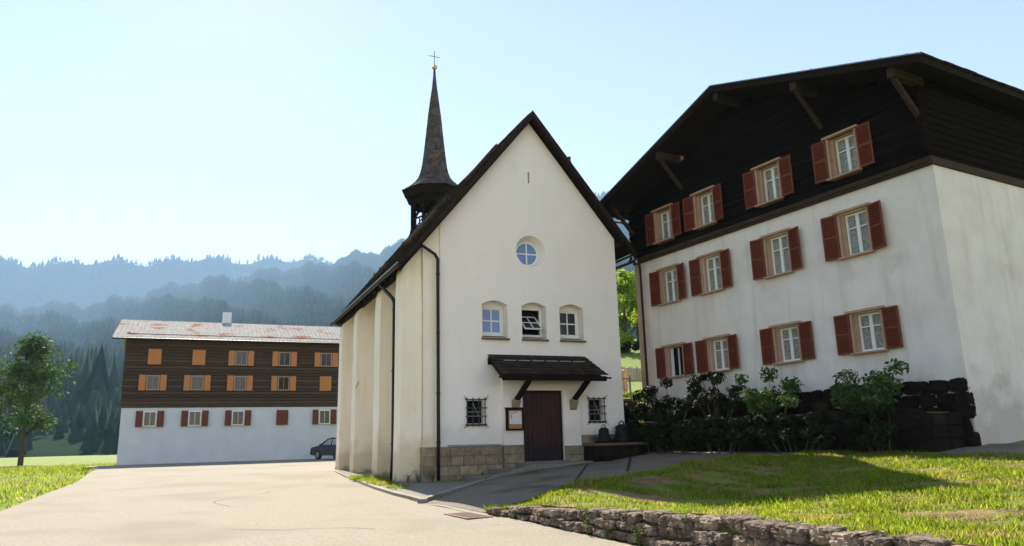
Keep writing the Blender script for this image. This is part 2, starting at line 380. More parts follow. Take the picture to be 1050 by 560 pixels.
for k, (x0, x1, z) in enumerate(ZONES[1:]):
    m = MB(); pl = [(x0, .2), (x0, kerbline(x0) + .13)] + [(kx, kerbline(kx) + .13) for kx in (x0 + .3, x0 + .6)] + [(x1, kerbline(x1) + .13), (x1, .2)]
    m.prism(pl, 'z', z - .5, z)
    o = m.build('pavement_step', 'pave'); tag(o, kind='structure')
m = MB()
def kerbrun(line, m, w=.13):
    for a, b in zip(line, line[1:]):
        a = Vector(a); b = Vector(b); L = (b - a).length; K = max(1, round(L / .9)); d = (b - a) / L; n = Vector((-d.y, d.x))
        if n.x < 0 and line is KERB: n = -n
        if line is KERB2: n = Vector((-d.y, d.x))
        for k in range(K):
            p = a + d * (L * k / K + .006); q = a + d * (L * (k + 1) / K - .006)
            top = [kerbz(p.x, p.y), kerbz(q.x, q.y)]
            bm = m.bm; vs = []
            for (c, zt) in ((p, top[0]), (q, top[1])):
                for off in (0, w):
                    e = c + n * off
                    vs.append((bm.verts.new((e.x, e.y, zt - .45)), bm.verts.new((e.x, e.y, zt + .02 - (.012 if off == 0 else 0)))))
            (a0, a1), (b0, b1), (c0, c1), (d0, d1) = vs
            for f in ((a1, b1, d1, c1), (a0, a1, c1, c0), (b0, d0, d1, b1), (a0, b0, b1, a1), (c0, c1, d1, d0), (a0, c0, d0, b0)): bm.faces.new(f)
kerbrun(KERB, m); kerbrun(KERB2, m)
tag(m.build('kerb', 'kerb'), kind='structure')

# grass bank
WT = [(-24, .66), (-16, .65), (-15.2, .65), (-14.5, .63), (-13.5, .59), (-12.5, .55), (-11.1, .49), (-10.5, .46), (-9.5, .40), (-8.7, .29)]
def walltop(y):
    if y <= WT[0][0]: return WT[0][1]
    for a, b in zip(WT, WT[1:]):
        if a[0] <= y <= b[0]: return a[1] + (b[1] - a[1]) * (y - a[0]) / (b[0] - a[0])
    return WT[-1][1]
def wallx(y): return -1.75 + (.25 * min(1, max(0, (-9.2 - y) / 6.3)))   # outer foot of the dry stone wall
def bank(x, y):
    w = sstep((x - 4.3) / 3.2)
    return bank0(x, y) * (1 - w) + (gz(x, y) + .03 + .02 * hnoise(x, y)) * w if w > 0 else bank0(x, y)
def bank0(x, y):
    wx = wallx(y) + .3
    base = walltop(y) + .02 - .10 * sstep((x - wx) / 1.3) + .088 * max(0, x - .8)
    d, (i, t, side) = dpoly((x, y), CREST)
    cz = CREST[i][2] + (CREST[i + 1][2] - CREST[i][2]) * t
    if side <= 0: return base + (max(cz, base) - base) * math.exp(-(d / 1.75) ** 2) * (.25 + .75 * sstep((x - wx) / .55)) + .02 * hnoise(x * 2, y * 2)
    g = gz(x, y) - .05
    return g + (cz - g) * math.exp(-(d / .28) ** 2)
bank_poly = [(-1.75, -8.4), (-1.4, -8.2), (-.8, -8.6), (-.2, -9.1), (1.2, -8.8), (4, -7.65), (7.9, -6.9), (8.4, -12), (8.5, -24), (-1.2, -24), (-1.2, -15.5), (-1.27, -13), (-1.4, -11), (-1.5, -9.6), (-1.72, -9.0)]
tag(sheet('grass_bank', bank_poly, bank, 'soil', .17, .35), kind='structure')
# ================================================================== CHAPEL
SL = 1.235; APX = 3.32; APZ = 13.05
def rz(x, off=0.0): return APZ - off - SL * abs(x - APX)
CH = thing('chapel', 'white plastered village chapel with steep gable, slate roof and thin spire', 'chapel', (0, 0, 0))
# --- nave walls: front gable slab with real openings, side and choir walls
wp = [(0, .2), (0, rz(0, .30)), (APX, APZ - .28), (6.62, rz(6.62, .30)), (6.62, .2)]
wall = MB().prism(wp, 'y', 0, .55).build('wall', 'stucco', CH)
cuts = []
def cutter(mb): o = mb.build('cut', 'hole'); cuts.append(o); return o
WIN = [(1.43, 2.34), (2.86, 3.77), (4.28, 5.20)]
WZ0, WZ1 = 4.93, 6.03
def archpoly(x0, x1, z0, z1, rise, n=8):
    pts = [(x0, z0), (x1, z0), (x1, z1)]
    for k in range(1, n): t = k / n; pts.append((x1 + (x0 - x1) * t, z1 + rise * math.sin(math.pi * t)))
    return pts + [(x0, z1)]
for (a, b) in WIN:
    cutter(MB().prism(archpoly(a, b, WZ0, WZ1, .14), 'y', -.3, .36)); cutter(MB().box(a + .03, b - .03, .3, .9, WZ0, WZ1 - .02))
cb = bmesh.new()   # splayed round opening
RC = (3.27, 7.97)
RD = (3.24, 7.93)
m = MB(); r0 = []; r1 = []; r2 = []
for k in range(40):
    a = 2 * math.pi * k / 40
    r0.append(m.bm.verts.new((RC[0] + .575 * math.cos(a), -.06, RC[1] + .575 * math.sin(a))))
    r1.append(m.bm.verts.new((RD[0] + .44 * math.cos(a), .36, RD[1] + .44 * math.sin(a))))
    r2.append(m.bm.verts.new((RD[0] + .44 * math.cos(a), .9, RD[1] + .44 * math.sin(a))))
for A, B in ((r0, r1), (r1, r2)):
    for k in range(40): m.bm.faces.new((A[k], A[(k + 1) % 40], B[(k + 1) % 40], B[k]))
m.bm.faces.new(r0); m.bm.faces.new(r2[::-1]); cutter(m)
GR = [(.88, 1.42, 2.16, 2.88), (5.26, 5.78, 2.20, 2.90)]
for (a, b, c, d) in GR: cutter(MB().box(a, b, -.3, .9, c, d))
cutter(MB().box(3.24, 3.31, -.3, .9, 10.44, 10.86))
cutter(MB().box(2.76, 4.22, -.3, .9, .1, 3.20))
boolean(wall, cuts)
bmx = bmesh.new(); bmx.from_mesh(wall.data)
bmesh.ops.triangulate(bmx, faces=[f for f in bmx.faces if len(f.verts) > 4]); bmx.to_mesh(wall.data); bmx.free()
m = MB()   # the other walls of the nave and choir
m.box(0.0, .55, .56, 12, .2, 8.60); m.box(6.07, 6.62, .56, 12, .2, 8.60)
m.prism([(0, 12.0), (1.3, 14.1), (5.3, 14.1), (6.62, 12.0)], 'z', .2, 8.6)
m.build('side_wall', 'stucco', CH)
# shallow porch projection round the door
pj = MB().box(2.06, 4.87, -.10, -.002, .6, 3.93, .006).build('porch_projection', 'stucco', CH)
boolean(pj, [MB().box(2.76, 4.22, -.4, .4, .1, 3.20).build('cut', 'hole')])
# corner pier and buttresses
pier = MB().prism([(-.57, .2), (-.004, .2), (-.004, 8.72), (-.57, 8.02)], 'y', .05, 1.15).build('corner_pier', 'butt', CH)
random.seed(3)
crack = MB().tube([(-.572 + random.uniform(-.008, .008), .046, 1.7 + k * .12) for k in range(48)], .007, 4)
crack.build('crack', M['rust'], pier)
def buttress(y0, y1, top, x_out=-1.24, x_in=-.0, bat=.05):
    m = MB(); bm = m.bm
    prof = [(.1, x_out - bat, y0 - .03), (2.2, x_out - .01, y0 - .01), (top - .9, x_out, y0), (top - .35, x_out + .02, y0), (top - .12, x_out + .09, y0), (top, x_out + .22, y0)]
    rings = []
    for z, xo, ya in prof:
        rings.append([bm.verts.new(p) for p in ((xo, ya, z), (x_in, ya, z), (x_in, y1, z), (xo, y1, z))])
    # top rises under the roof slope
    for v in rings[-1][1:3]: v.co.z = min(8.2, top + (x_in - x_out - .22) * 1.15)
    for a, b in zip(rings, rings[1:]):
        for k in range(4): bm.faces.new((a[k], a[(k + 1) % 4], b[(k + 1) % 4], b[k]))
    bm.faces.new(rings[0][::-1]); bm.faces.new(rings[-1])
    bmesh.ops.bevel(bm, geom=[e for e in bm.edges if abs(e.verts[0].co.z - e.verts[1].co.z) > .3 and e.calc_length() > .3], offset=.035, segments=2, affect='EDGES')
    return m.build('buttress', 'butt', CH)
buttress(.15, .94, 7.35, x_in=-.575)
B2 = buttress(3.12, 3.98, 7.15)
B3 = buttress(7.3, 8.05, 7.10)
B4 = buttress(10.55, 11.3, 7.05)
MB().tube([(-1.16, 7.1, 4.05), (-1.34, 6.75, 3.75)], .014, 5).build('iron_rod', 'iron', B3)
# --- plinth of squared stones
def ashlar(name, x0, x1, z0, z1, y, rows, parent, prof=None, wmin=.34, wmax=.62, left_side=None):
    random.seed(hash(name) % 1000 + int(x0 * 10)); m = MB(); h = (z1 - z0) / rows
    for r in range(rows):
        x = x0
        while x < x1 - .02:
            w = min(random.uniform(wmin, wmax), x1 - x)
            if x1 - x - w < .15: w = x1 - x
            d = random.uniform(.0, .018)
            za, zb = z0 + r * h + .007, z0 + (r + 1) * h - .007
            m.box(x + .007, x + w - .007, y - d, y + .11, za, zb, .012); x += w
    o = m.build(name, 'plinth', parent)
    MB().box(x0 + .004, x1 - .004, y + .014, y + .14, z0, z1 - .004).build('mortar_bed', 'mortar', o)
    return o
ashlar('plinth', -.60, 2.04, .30, 1.47, -.06, 4, CH)
ashlar('plinth', 2.04, 2.755, .60, 1.47, -.17, 3, CH)
ashlar('plinth', 4.225, 4.90, .80, 1.40, -.17, 2, CH)
ashlar('plinth', 4.90, 6.66, .60, 1.74, -.06, 4, CH)
MB().box(-.62, -.57, -.06, 1.1, .3, 1.47).build('plinth_return', 'plinth', CH)
MB().beam((.22, -.085, 1.505), (1.98, -.085, 1.495), .10, .035).build('flashing_strip', 'flash', CH)

# --- windows
def muntin_window(par, x0, x1, z0, z1, y, pane, hasbars=True, outer=.085, inner=.045):
    f = MB()
    def ring(a, b, c, d, w, ya, yb):
        f.box(a, a + w, ya, yb, c, d, .006); f.box(b - w, b, ya, yb, c, d, .006)
        f.box(a + w, b - w, ya, yb, c, c + w, .006); f.box(a + w, b - w, ya, yb, d - w, d, .006)
    ring(x0, x1, z0, z1, outer, y, y + .09)
    if hasbars:
        ring(x0 + outer + .002, x1 - outer - .002, z0 + outer + .002, z1 - outer - .002, inner, y + .012, y + .07)
        cx, cz = (x0 + x1) / 2, (z0 + z1) / 2
        f.box(cx - .021, cx + .021, y + .015, y + .06, z0 + outer + inner, z1 - outer - inner)
        f.box(x0 + outer + inner, x1 - outer - inner, y + .017, y + .058, cz - .021, cz + .021)
    f.build('frame', 'white', par)
    if pane: MB().box(x0 + outer, x1 - outer, y + .04, y + .05, z0 + outer, z1 - outer).build('pane', pane, par)
for i, (a, b) in enumerate(WIN):
    w = bpy.data.objects.new('window', None); finish(w, CH)
    w['label'] = ['arched window with blue panes', 'arched window with a tilted open sash', 'arched window with dark patterned panes'][i]
    y = .33
    if i == 1:
        muntin_window(w, a + .02, b - .02, WZ0 + .09, WZ1 + .01, y, None, False)
        MB().box(a + .05, b - .05, y + .3, y + .31, WZ0 + .1, WZ1 - .02).build('dark_room', 'hole', w)
        # the pivoting sash, lower edge swung out
        s = MB(); W2, H2 = .66, .80
        for (p, q, r, t) in ((-W2/2, -W2/2+.045, -H2/2, H2/2), (W2/2-.045, W2/2, -H2/2, H2/2), (-W2/2+.045, W2/2-.045, -H2/2, -H2/2+.045), (-W2/2+.045, W2/2-.045, H2/2-.045, H2/2), (-.017, .017, -H2/2+.045, H2/2-.045), (-W2/2+.045, -.017, -.017, .017), (.017, W2/2-.045, -.017, .017)):
            s.box(p, q, -.02, .02, r, t, .004)
        T = Matrix.Translation(((a + b) / 2 - .02, y - .02, (WZ0 + WZ1) / 2 + .03)) @ Matrix.Rotation(R_(-50), 4, 'X')
        bmesh.ops.transform(s.bm, matrix=T, verts=s.bm.verts); s.build('sash', 'white', w)
        g = MB().box(-W2 / 2 + .03, W2 / 2 - .03, -.004, .004, -H2 / 2 + .03, H2 / 2 - .03)
        bmesh.ops.transform(g.bm, matrix=T, verts=g.bm.verts); g.build('pane', 'glassdark', w)
    else:
        muntin_window(w, a + .02, b - .02, WZ0 + .09, WZ1 + .01, y, 'glassblue' if i == 0 else 'glassdark')
    # sloping sill
    s = MB(); s.prism([(.42, WZ0 + .10), (-.10, WZ0 - .035), (-.10, WZ0 - .085), (.0, WZ0 - .075), (.42, WZ0 - .02)], 'x', a - .03, b + .03); s.build('sill', 'sill', w)
rw = bpy.data.objects.new('round_window', None); finish(rw, CH)
def ringmesh(cx, cz, r0, r1, y0, y1, seg=40):
    m = MB(); vs = []
    for k in range(seg):
        a = 2 * math.pi * k / seg
        vs.append([m.bm.verts.new((cx + r * math.cos(a), y, cz + r * math.sin(a))) for r, y in ((r0, y0), (r1, y0), (r1, y1), (r0, y1))])
    for k in range(seg):
        A, B = vs[k], vs[(k + 1) % seg]
        for j in range(4): m.bm.faces.new((A[j], A[(j + 1) % 4], B[(j + 1) % 4], B[j]))
    return m
m = ringmesh(RD[0], RD[1], .385, .445, .30, .37)
m.box(RD[0] - .023, RD[0] + .023, .305, .36, RD[1] - .39, RD[1] + .39); m.box(RD[0] - .39, RD[0] - .023, .307, .358, RD[1] - .023, RD[1] + .023); m.box(RD[0] + .023, RD[0] + .39, .307, .358, RD[1] - .023, RD[1] + .023)
m.build('frame', 'white', rw)
m = MB(); m.bm.faces.new([m.bm.verts.new((RD[0] + .43 * math.cos(2 * math.pi * k / 40), .345, RD[1] + .43 * math.sin(2 * math.pi * k / 40))) for k in range(40)]); m.build('pane', 'glassblue', rw, fix=False)
MB().box(3.2, 3.35, .3, .32, 10.4, 10.9).build('vent_slit', 'hole', CH)
# barred windows
for i, (a, b, c, d) in enumerate(GR):
    w = bpy.data.objects.new('barred_window', None); finish(w, CH)
    MB().box(a - .02, b + .02, .22, .23, c - .02, d + .02).build('pane', 'hole', w)
    f = MB(); f.box(a, a + .03, .18, .215, c, d); f.box(b - .03, b, .18, .215, c, d); f.box((a + b) / 2 - .012, (a + b) / 2 + .012, .18, .215, c, d)
    f.build('frame', 'dwood', w)
    gm = MB(); x0, x1, z0, z1 = a - .03, b + .04, c - .03, d + .03; y = -.07; r = .018
    nxs = [x0 + (x1 - x0) * t for t in (.0, .33, .66, 1)]; nzs = [z0 + (z1 - z0) * t for t in (0, .33, .66, 1)]
    for x in nxs: gm.tube([(x, -.01 if False else y, z0 - .06), (x, y, z1 + .06)], r, 6)
    for z in nzs: gm.tube([(x0 - .06, y - .015, z), (x1 + .06, y - .015, z)], r, 6)
    for (xx, sx) in ((x0, -1), (x1, 1)):
        for (zz, sz) in ((z0, -1), (z1, 1)):
            gm.tube([(xx, y, zz), (xx + sx * .10, y - .02, zz + sz * .10)], .014, 6, .006)
            gm.tube([(xx, y, zz), (xx, .01, zz)], .011, 5)
            gm.lathe([(.0, -.02), (.02, 0), (.0, .02)], (xx + sx * .10, y - .02, zz + sz * .10), 6)
    gm.build('grille', 'iron', w)
    # wavy worn bars
    gw = MB()
    zs_ = (z0 + (z1 - z0) * .50, z0 + (z1 - z0) * .33)
    for z in zs_: gw.tube([(x0 + (x1 - x0) * k / 12, y - .028, z + .012 * (-1) ** k) for k in range(13)], .008, 5)
    gw.tube([(x0 + (x1 - x0) * (.3 + .3 * k / 6), y - .03, z1 - .12 - (z1 - z0) * .5 * k / 6) for k in range(7)], .008, 5)
    gw.tube([(x1 - .05 - .05 * math.cos(k * math.pi / 2), y - .02, z0 + .25 + k * .055) for k in range(9)], .008, 5)
    gw.build('twisted_bar', 'ironlight', w)
    MB().beam((a - .06, -.04, c - .055), (b + .08, -.04, c - .055), .08, .035).build('sill', 'iron', w)

# --- door
dr = bpy.data.objects.new('door', None); finish(dr, CH, (0, 0, 0))
m = MB(); n = 8; x0, x1 = 2.80, 4.18
for k in range(n):
    a = x0 + (x1 - x0) * k / n; b = x0 + (x1 - x0) * (k + 1) / n
    m.box(a + .004, b - .004, .03 + .004 * (k % 2), .08, .92, 3.14, .006)
m.build('door_leaf', 'door', dr)
m = MB(); m.box(2.757, 2.80, .0, .12, .9, 3.19); m.box(4.18, 4.217, .0, .12, .9, 3.19); m.box(2.80, 4.18, .0, .12, 3.14, 3.19); m.build('frame', 'dwood', dr)
MB().tube([(4.05, .03, 1.95), (4.05, -.03, 1.95), (3.95, -.03, 1.95)], .013, 6).build('handle', 'iron', dr)
m = MB(); m.box(2.70, 4.30, -.35, .03, .6, .935, .015); m.build('threshold', 'pave', dr)

# --- canopy over the door
cn = bpy.data.objects.new('canopy', None); finish(cn, CH)
CX0, CX1 = 1.60, 5.16; CZ0, CZ1 = 4.33, 3.60; CY = -1.18
rows = 6; m = MB(); random.seed(5)
for r in range(rows):
    ya = CY * r / rows; yb = CY * (r + 1.18) / rows; za = CZ0 + (CZ1 - CZ0) * r / rows; zb = CZ0 + (CZ1 - CZ0) * (r + 1.18) / rows
    x = CX0 + random.uniform(0, .1) * 0
    while x < CX1 - .01:
        w = min(random.uniform(.16, .28), CX1 - x)
        j = random.uniform(-.012, .02)
        xf = x + w / 2; s0 = (xf - CX0) / (CX1 - CX0); m.beam((xf + s0 * .22 * r / rows, ya, za + .03), (xf + s0 * .22 * (r + 1) / rows, yb - .01, zb + .055 + j * .4), w * (1 + .06 * r / rows), .022)
        x += w
m.build('canopy_shingles', 'tile', cn)
m = MB(); m.prism([(-.002, CZ0 - .03), (CY, CZ1 - .0), (CY, CZ1 - .06), (-.002, CZ0 - .09)], 'x', CX0 + .02, CX1 - .02)
for k in range(6):
    xx = CX0 + .1 + (CX1 - CX0 - .2) * k / 5; m.beam((xx, -.02, CZ0 - .14), (xx, CY + .04, CZ1 - .11), .08, .10)
m.box(CX0 + .0, CX1, -.05, -.003, CZ0 - .3, CZ0 - .1); m.build('canopy_frame', 'dwood', cn)
# front beam and the long gutter board that pokes out on both sides
m = MB(); m.box(CX0 + .04, CX1 + .16, CY - .02, CY + .06, CZ1 - .17, CZ1 - .01, .006)
m.box(CX0 - .1, CX1 + .30, CY - .09, CY - .02, CZ1 - .10, CZ1 - .045, .006); m.build('eaves_board', 'dwood', cn)
m = MB()
for k in range(6):
    a = CX0 + .35 + k * .5; m.tube([(a, CY * .46, CZ0 + (CZ1 - CZ0) * .46 + .13), (a + .42, CY * .46, CZ0 + (CZ1 - CZ0) * .46 + .13)], .016, 6)
m.build('snow_guard', 'ironlight', cn)
for xx in (2.50, 4.60):
    b_ = MB().beam((xx, -.14, 2.84), (xx + .10, CY + .10, CZ1 - .12), .14, .15, (1, 0, 0), .01).build('bracket', 'dwood', cn)
    c = MB(); c.prism([(-.10, 2.90), (-.30, 2.90), (-.31, 2.82), (-.24, 2.72), (-.17, 2.60), (-.10, 2.55)], 'x', xx - .13, xx + .11); c.build('corbel', 'corbel', cn)

# --- roof: two slopes of shingle courses, boarded underside, barge boards
XE, XR = -1.45, 7.22; YF, YB = -.40, 12.1
def slope_tiles(side, name):
    m = MB(); V = []; F = []
    xe = XE if side < 0 else XR
    slen = abs(xe - APX) * math.hypot(1, SL); nrow = int(slen / .24); ang = math.atan(SL)
    rs = random.Random(11 + side)
    for r in range(nrow + 1):
        d0 = r * slen / nrow - .10; d1 = d0 + slen / nrow + .12 + rs.uniform(0, .01)
        d0 = max(0, d0); d1 = min(d1, slen + .03)
        y = YF - (0 if r % 2 else .10); y = YF
        first = True
        while y < YB - .02:
            w = rs.uniform(.16, .30)
            if first and r % 2: w = .1
            first = False; w = min(w, YB - y); j = rs.uniform(0, .012); dd = d1 + rs.uniform(-.012, .022)
            pts = []
            for (d, lift) in ((d0, .0), (dd, .035 + j)):
                for (yy) in (y + .003, y + w - .003):
                    for th in (.0, .018):
                        x = APX + side * (d * math.cos(ang) + (lift + th) * math.sin(ang)); z = APZ - .05 - d * math.sin(ang) + (lift + th) * math.cos(ang)
                        pts.append((x, yy, z))
            b = len(V); V += pts
            for f in ((0, 1, 3, 2), (4, 6, 7, 5), (0, 4, 5, 1), (2, 3, 7, 6), (1, 5, 7, 3), (0, 2, 6, 4)): F.append([b + i for i in f])
            y += w
    return np_mesh(name, V, F, 'tile', RF)
RF = bpy.data.objects.new('roof', None); finish(RF, CH)
slope_tiles(-1, 'shingle_slope'); slope_tiles(1, 'shingle_slope')
m = MB()   # boards under the shingles
m.prism([(XE + .04, rz(XE + .04, .08)), (APX, APZ - .06), (XR - .04, rz(XR - .04, .08)), (XR - .04, rz(XR - .04, .16)), (APX, APZ - .16), (XE + .04, rz(XE + .04, .16))], 'y', YF + .05, YB - .02)
m.build('roof_boards', 'dwood', RF)
# hipped choir end
m = MB(); bm = m.bm
ap = bm.verts.new((APX, YB - .05, APZ - .05)); ap2 = bm.verts.new((APX, 13.0, APZ - .05))
e = [bm.verts.new(p) for p in ((XE, YB - .05, rz(XE, .05)), (.35, 15.0, rz(XE, .05)), (6.3, 15.0, rz(XE, .05)), (XR, YB - .05, rz(XR, .05)))]
for f in ((ap, ap2, e[1], e[0]), (ap2, e[2], e[1]), (ap, e[3], e[2], ap2), (e[0], e[1], e[2], e[3]), (ap, e[0], e[3])): bm.faces.new(f)
m.build('choir_roof', 'tile', RF)
for side in (-1, 1):    # rafters showing under the eaves, each its own part
    for k in range(14):
        yy = .15 + k * .88; xe = (XE + .10) if side < 0 else (XR - .10); xi = -.02 if side < 0 else 6.64
        if side > 0 and k > 7: break
        MB().beam((xi, yy, rz(xi, .25)), (xe, yy, rz(xe, .25)), .11, .14, (0, 0, 1)).build('rafter', 'dwood', RF)
    xa = (-.62, -.02) if side < 0 else (6.64, 6.78)
MB().box(-1.12, -1.0, 1.2, 12, 7.05, 7.17).build('wall_plate', 'dwood', RF); MB().box(6.64, 6.75, -.3, 12, 8.35, 8.50).build('wall_plate', 'dwood', RF)
for side, xe in ((-1, XE), (1, XR)):
    m = MB(); m.prism([(APX, APZ + .0), (xe, rz(xe, .0)), (xe, rz(xe, .20)), (APX, APZ - .27)], 'y', YF - .035, YF + .0)
    m.build('barge_board', 'barge', RF)
    m = MB(); m.prism([(APX, APZ - .27), (xe, rz(xe, .20)), (xe, rz(xe, .26)), (APX, APZ - .33)], 'y', YF + .0, YF + .10); m.build('verge_rafter', 'dwood', RF)
# eaves edge: pale tile hooks in a row
for k in range(44):
    y = YF + .15 + k * .28; MB().box(XE - .05, XE + .03, y, y + .15, rz(XE, .03) + .02, rz(XE, .03) + .07).build('tile_hook', 'ironlight', RF)
for (xa, xb, hh) in ((1.95, .80, .22), (-.25, -1.20, .34)):
    m = MB()
    for yy in (YF + .04, YF + .26): m.beam((xa, yy, rz(xa) + hh), (xb, yy, rz(xb) + hh), .05, .09)
    for k in range(4):
        t = (k + .5) / 4; x = xa + (xb - xa) * t; m.box(x - .03, x + .03, YF + .02, YF + .30, rz(x) + hh - .13, rz(x) + hh - .05)
    m.build('roof_ladder', 'logbrown', RF)
for (xg, y0, y1) in ((1.3, 3.0, 6.4), (-.5, -.2, 3.0), (-1.24, 1.9, 4.6), (.35, .1, 5.0), (4.78, -.3, 3)):
    m = MB().tube([(xg, y0, rz(xg) + .24), (xg, y1, rz(xg) + .24)], .06, 7); y = y0 + .12; s_ = -1 if xg < APX else 1
    while y < y1:
        m.tube([(xg, y, rz(xg) - .02), (xg + s_ * .10, y, rz(xg) + .12), (xg + s_ * .08, y, rz(xg) + .34)], .022, 5); y += .9
    m.build('snow_guard', 'logbrown', RF)
# gutters and downpipes
def gutter(xe, zt, y0, y1, par):
    m = MB(); seg = 8
    for (r, inner) in ((.065, False), (.055, True)):
        ring = []
        for yy in (y0, y1):
            ring.append([m.bm.verts.new((xe + r * math.cos(math.pi + math.pi * k / seg), yy, zt + r * math.sin(math.pi + math.pi * k / seg))) for k in range(seg + 1)])
        for k in range(seg): m.bm.faces.new((ring[0][k], ring[0][k + 1], ring[1][k + 1], ring[1][k]))
        if not inner: m.bm.faces.new(ring[0]); m.bm.faces.new(ring[1])
    return m.build('gutter', 'pipe', par)
gutter(XE - .06, rz(XE, .10), YF - .1, 12.0, RF); gutter(XR + .06, rz(XR, .12), YF - .02, 12.0, RF)
def pipe(pts, r, name='downpipe', clips=(), cl_y=.05):
    m = MB(); m.tube(pts, r, 12); o = m.build(name, 'pipe', CH, smooth=True)
    for z in clips:
        MB().tube([(pts[-2][0], pts[-2][1], z - .02), (pts[-2][0], pts[-2][1], z + .02)], r + .018, 10).build('pipe_clip', 'pipe', o)
    return o
pipe([(-.95, -.22, 7.62), (-.80, -.24, 7.72), (-.65, -.20, 7.80), (-.22, -.15, 7.56), (-.12, -.13, 7.40), (-.115, -.13, 2.2), (-.115, -.13, .48)], .052, clips=(6.9, 5.0, 3.1, 1.6))
pipe([(XE - .02, 2.5, 7.10), (XE + .02, 2.35, 6.98), (-1.26, 1.22, 6.30), (-1.235, 1.08, 6.12), (-1.235, 1.07, 3.4), (-1.235, 1.07, 1.4), (-1.28, 1.06, .44)], .062, clips=(5.9, 3.9, 1.6))
pipe([(XR + .04, -.1, 8.02), (XR - .04, -.05, 7.80), (6.95, 0.1, 7.72), (6.80, .3, 7.66), (6.74, .4, 7.5), (6.74, .4, 2.0), (6.74, .4, 1.2)], .05, clips=(6, 3))

# --- ridge turret with needle spire
TC = (APX + .12, 11.85)
T_ = bpy.data.objects.new('steeple', None); finish(T_, CH)
ZR = 13.94
m = MB()
m2 = MB(); m2.lathe([(1.44, ZR - .42), (1.50, ZR - .40), (1.66, ZR - .05), (1.60, ZR - .02)], (TC[0], TC[1], 0), 8); m2.build('eaves_fascia', 'dwood', T_)
ctrl = [(0, 1.70), (.25, 1.32), (.50, 1.04), (.72, .87), (1.0, .76), (1.4, .665), (2.2, .56), (3.2, .45), (4.3, .335), (5.2, .215), (5.9, .118), (6.6, .055), (6.95, .04)]
def rad(h):
    for a, b in zip(ctrl, ctrl[1:]):
        if a[0] <= h <= b[0]: return a[1] + (b[1] - a[1]) * (h - a[0]) / (b[0] - a[0])
    return .04
# courses of shingles: every shingle its own little slab
V = []; F = []; rs = random.Random(4); h = 0; k = 0
while h < 6.9:
    dh = .12; ra = rad(h) + .018; rb = rad(min(6.9, h + dh * 1.1))
    for s in range(8):
        a0 = 2 * math.pi * s / 8; a1 = 2 * math.pi * (s + 1) / 8
        side = 2 * ra * math.sin(math.pi / 8); n = max(1, int(side / .14))
        off = rs.uniform(-.2, .2)
        for q in range(n):
            t0 = q / n; t1 = (q + 1) / n
            if q > 0: t0 += off / n * .8
            if q < n - 1: t1 += off / n * .8
            j = rs.uniform(-.01, .012); o_ = rs.uniform(0, .008)
            def pt(r, t, z): 
                x = r * (math.cos(a0) * (1 - t) + math.cos(a1) * t); y = r * (math.sin(a0) * (1 - t) + math.sin(a1) * t); return (TC[0] + x, TC[1] + y, z)
            g = .03 / max(n, 1) * .5
            p = [pt(ra + o_, t0 + g, ZR + h + j), pt(ra + o_, t1 - g, ZR + h + j), pt(rb, t1 - g, ZR + min(6.9, h + dh * 1.1)), pt(rb, t0 + g, ZR + min(6.9, h + dh * 1.1)), pt(ra - .02, t0 + g, ZR + h + j), pt(ra - .02, t1 - g, ZR + h + j)]
            b = len(V); V += p; F += [(b, b + 1, b + 2, b + 3), (b, b + 4, b + 5, b + 1)]
    h += dh
sp = np_mesh('spire', V, F, 'spire', T_)
m = MB(); m.lathe([(max(.01, r - .03), ZR + hh - .01) for hh, r in ctrl], (TC[0], TC[1], 0), 8); m.build('spire_core', 'dwood', T_)
m = MB(); m.lathe([(.001, -.14)] + [(.14 * math.cos(a), .14 * math.sin(a)) for a in [math.pi * (k / 12 - .5) for k in range(1, 12)]] + [(.001, .14)], (TC[0], TC[1], ZR + 7.03), 20)
m.build('ball', 'gold', T_, smooth=True)
m = MB(); c0 = (TC[0], TC[1]); zc = ZR + 7.14
m.tube([(c0[0], c0[1], zc - .02), (c0[0], c0[1], zc + .80)], .018, 6); m.tube([(c0[0] - .27, c0[1], zc + .52), (c0[0] + .27, c0[1], zc + .50)], .016, 6)
for p in ((0, .80), (-.27, .52), (.27, .50)): m.lathe([(.001, -.03), (.03, 0), (.001, .03)], (c0[0] + p[0], c0[1], zc + p[1]), 8)
m.build('cross', 'iron', T_)
# belfry: eight posts, rails, arched boards with openings, a bell inside
rb_ = 1.17
bf = MB(); zb = 11.2; zt = ZR - .34
for s in range(8):
    a = 2 * math.pi * s / 8; x, y = TC[0] + rb_ * math.cos(a), TC[1] + rb_ * math.sin(a)
    bf.box(-.062, .062, -.062, .062, zb, zt, 0, Matrix.Translation((x, y, 0)) @ Matrix.Rotation(a, 4, 'Z'))
    a2 = 2 * math.pi * (s + 1) / 8; x2, y2 = TC[0] + rb_ * math.cos(a2), TC[1] + rb_ * math.sin(a2)
    bf.beam((x, y, zt - .20), (x2, y2, zt - .20), .05, .42)
    for zz in (11.75, 12.45): bf.beam((x, y, zz), (x2, y2, zz), .06, .07)
    bf.beam((x, y, 11.2), (x2, y2, 11.2), .05, .7)
    for t in (.33, .66):    # turned balusters in the lower light
        q = Vector((x, y, 0)).lerp(Vector((x2, y2, 0)), t)
        bf.tube([(q.x, q.y, 11.75), (q.x, q.y, 12.45)], .035, 6)
    bf.tube([(x, y, 11.8), (x2, y2, 12.4)], .03, 5)
    for t, zz in ((.0, 13.1), (.25, 13.5), (.75, 13.5), (1.0, 13.1)): pass
    q0 = Vector((x, y, 12.85)); q1 = Vector((x2, y2, 12.85))
    bf.beam(q0.lerp(q1, .04), q0.lerp(q1, .34) + Vector((0, 0, .42)), .05, .13); bf.beam(q1.lerp(q0, .04), q1.lerp(q0, .34) + Vector((0, 0, .42)), .05, .13)
bf.build('belfry', 'dwood', T_)
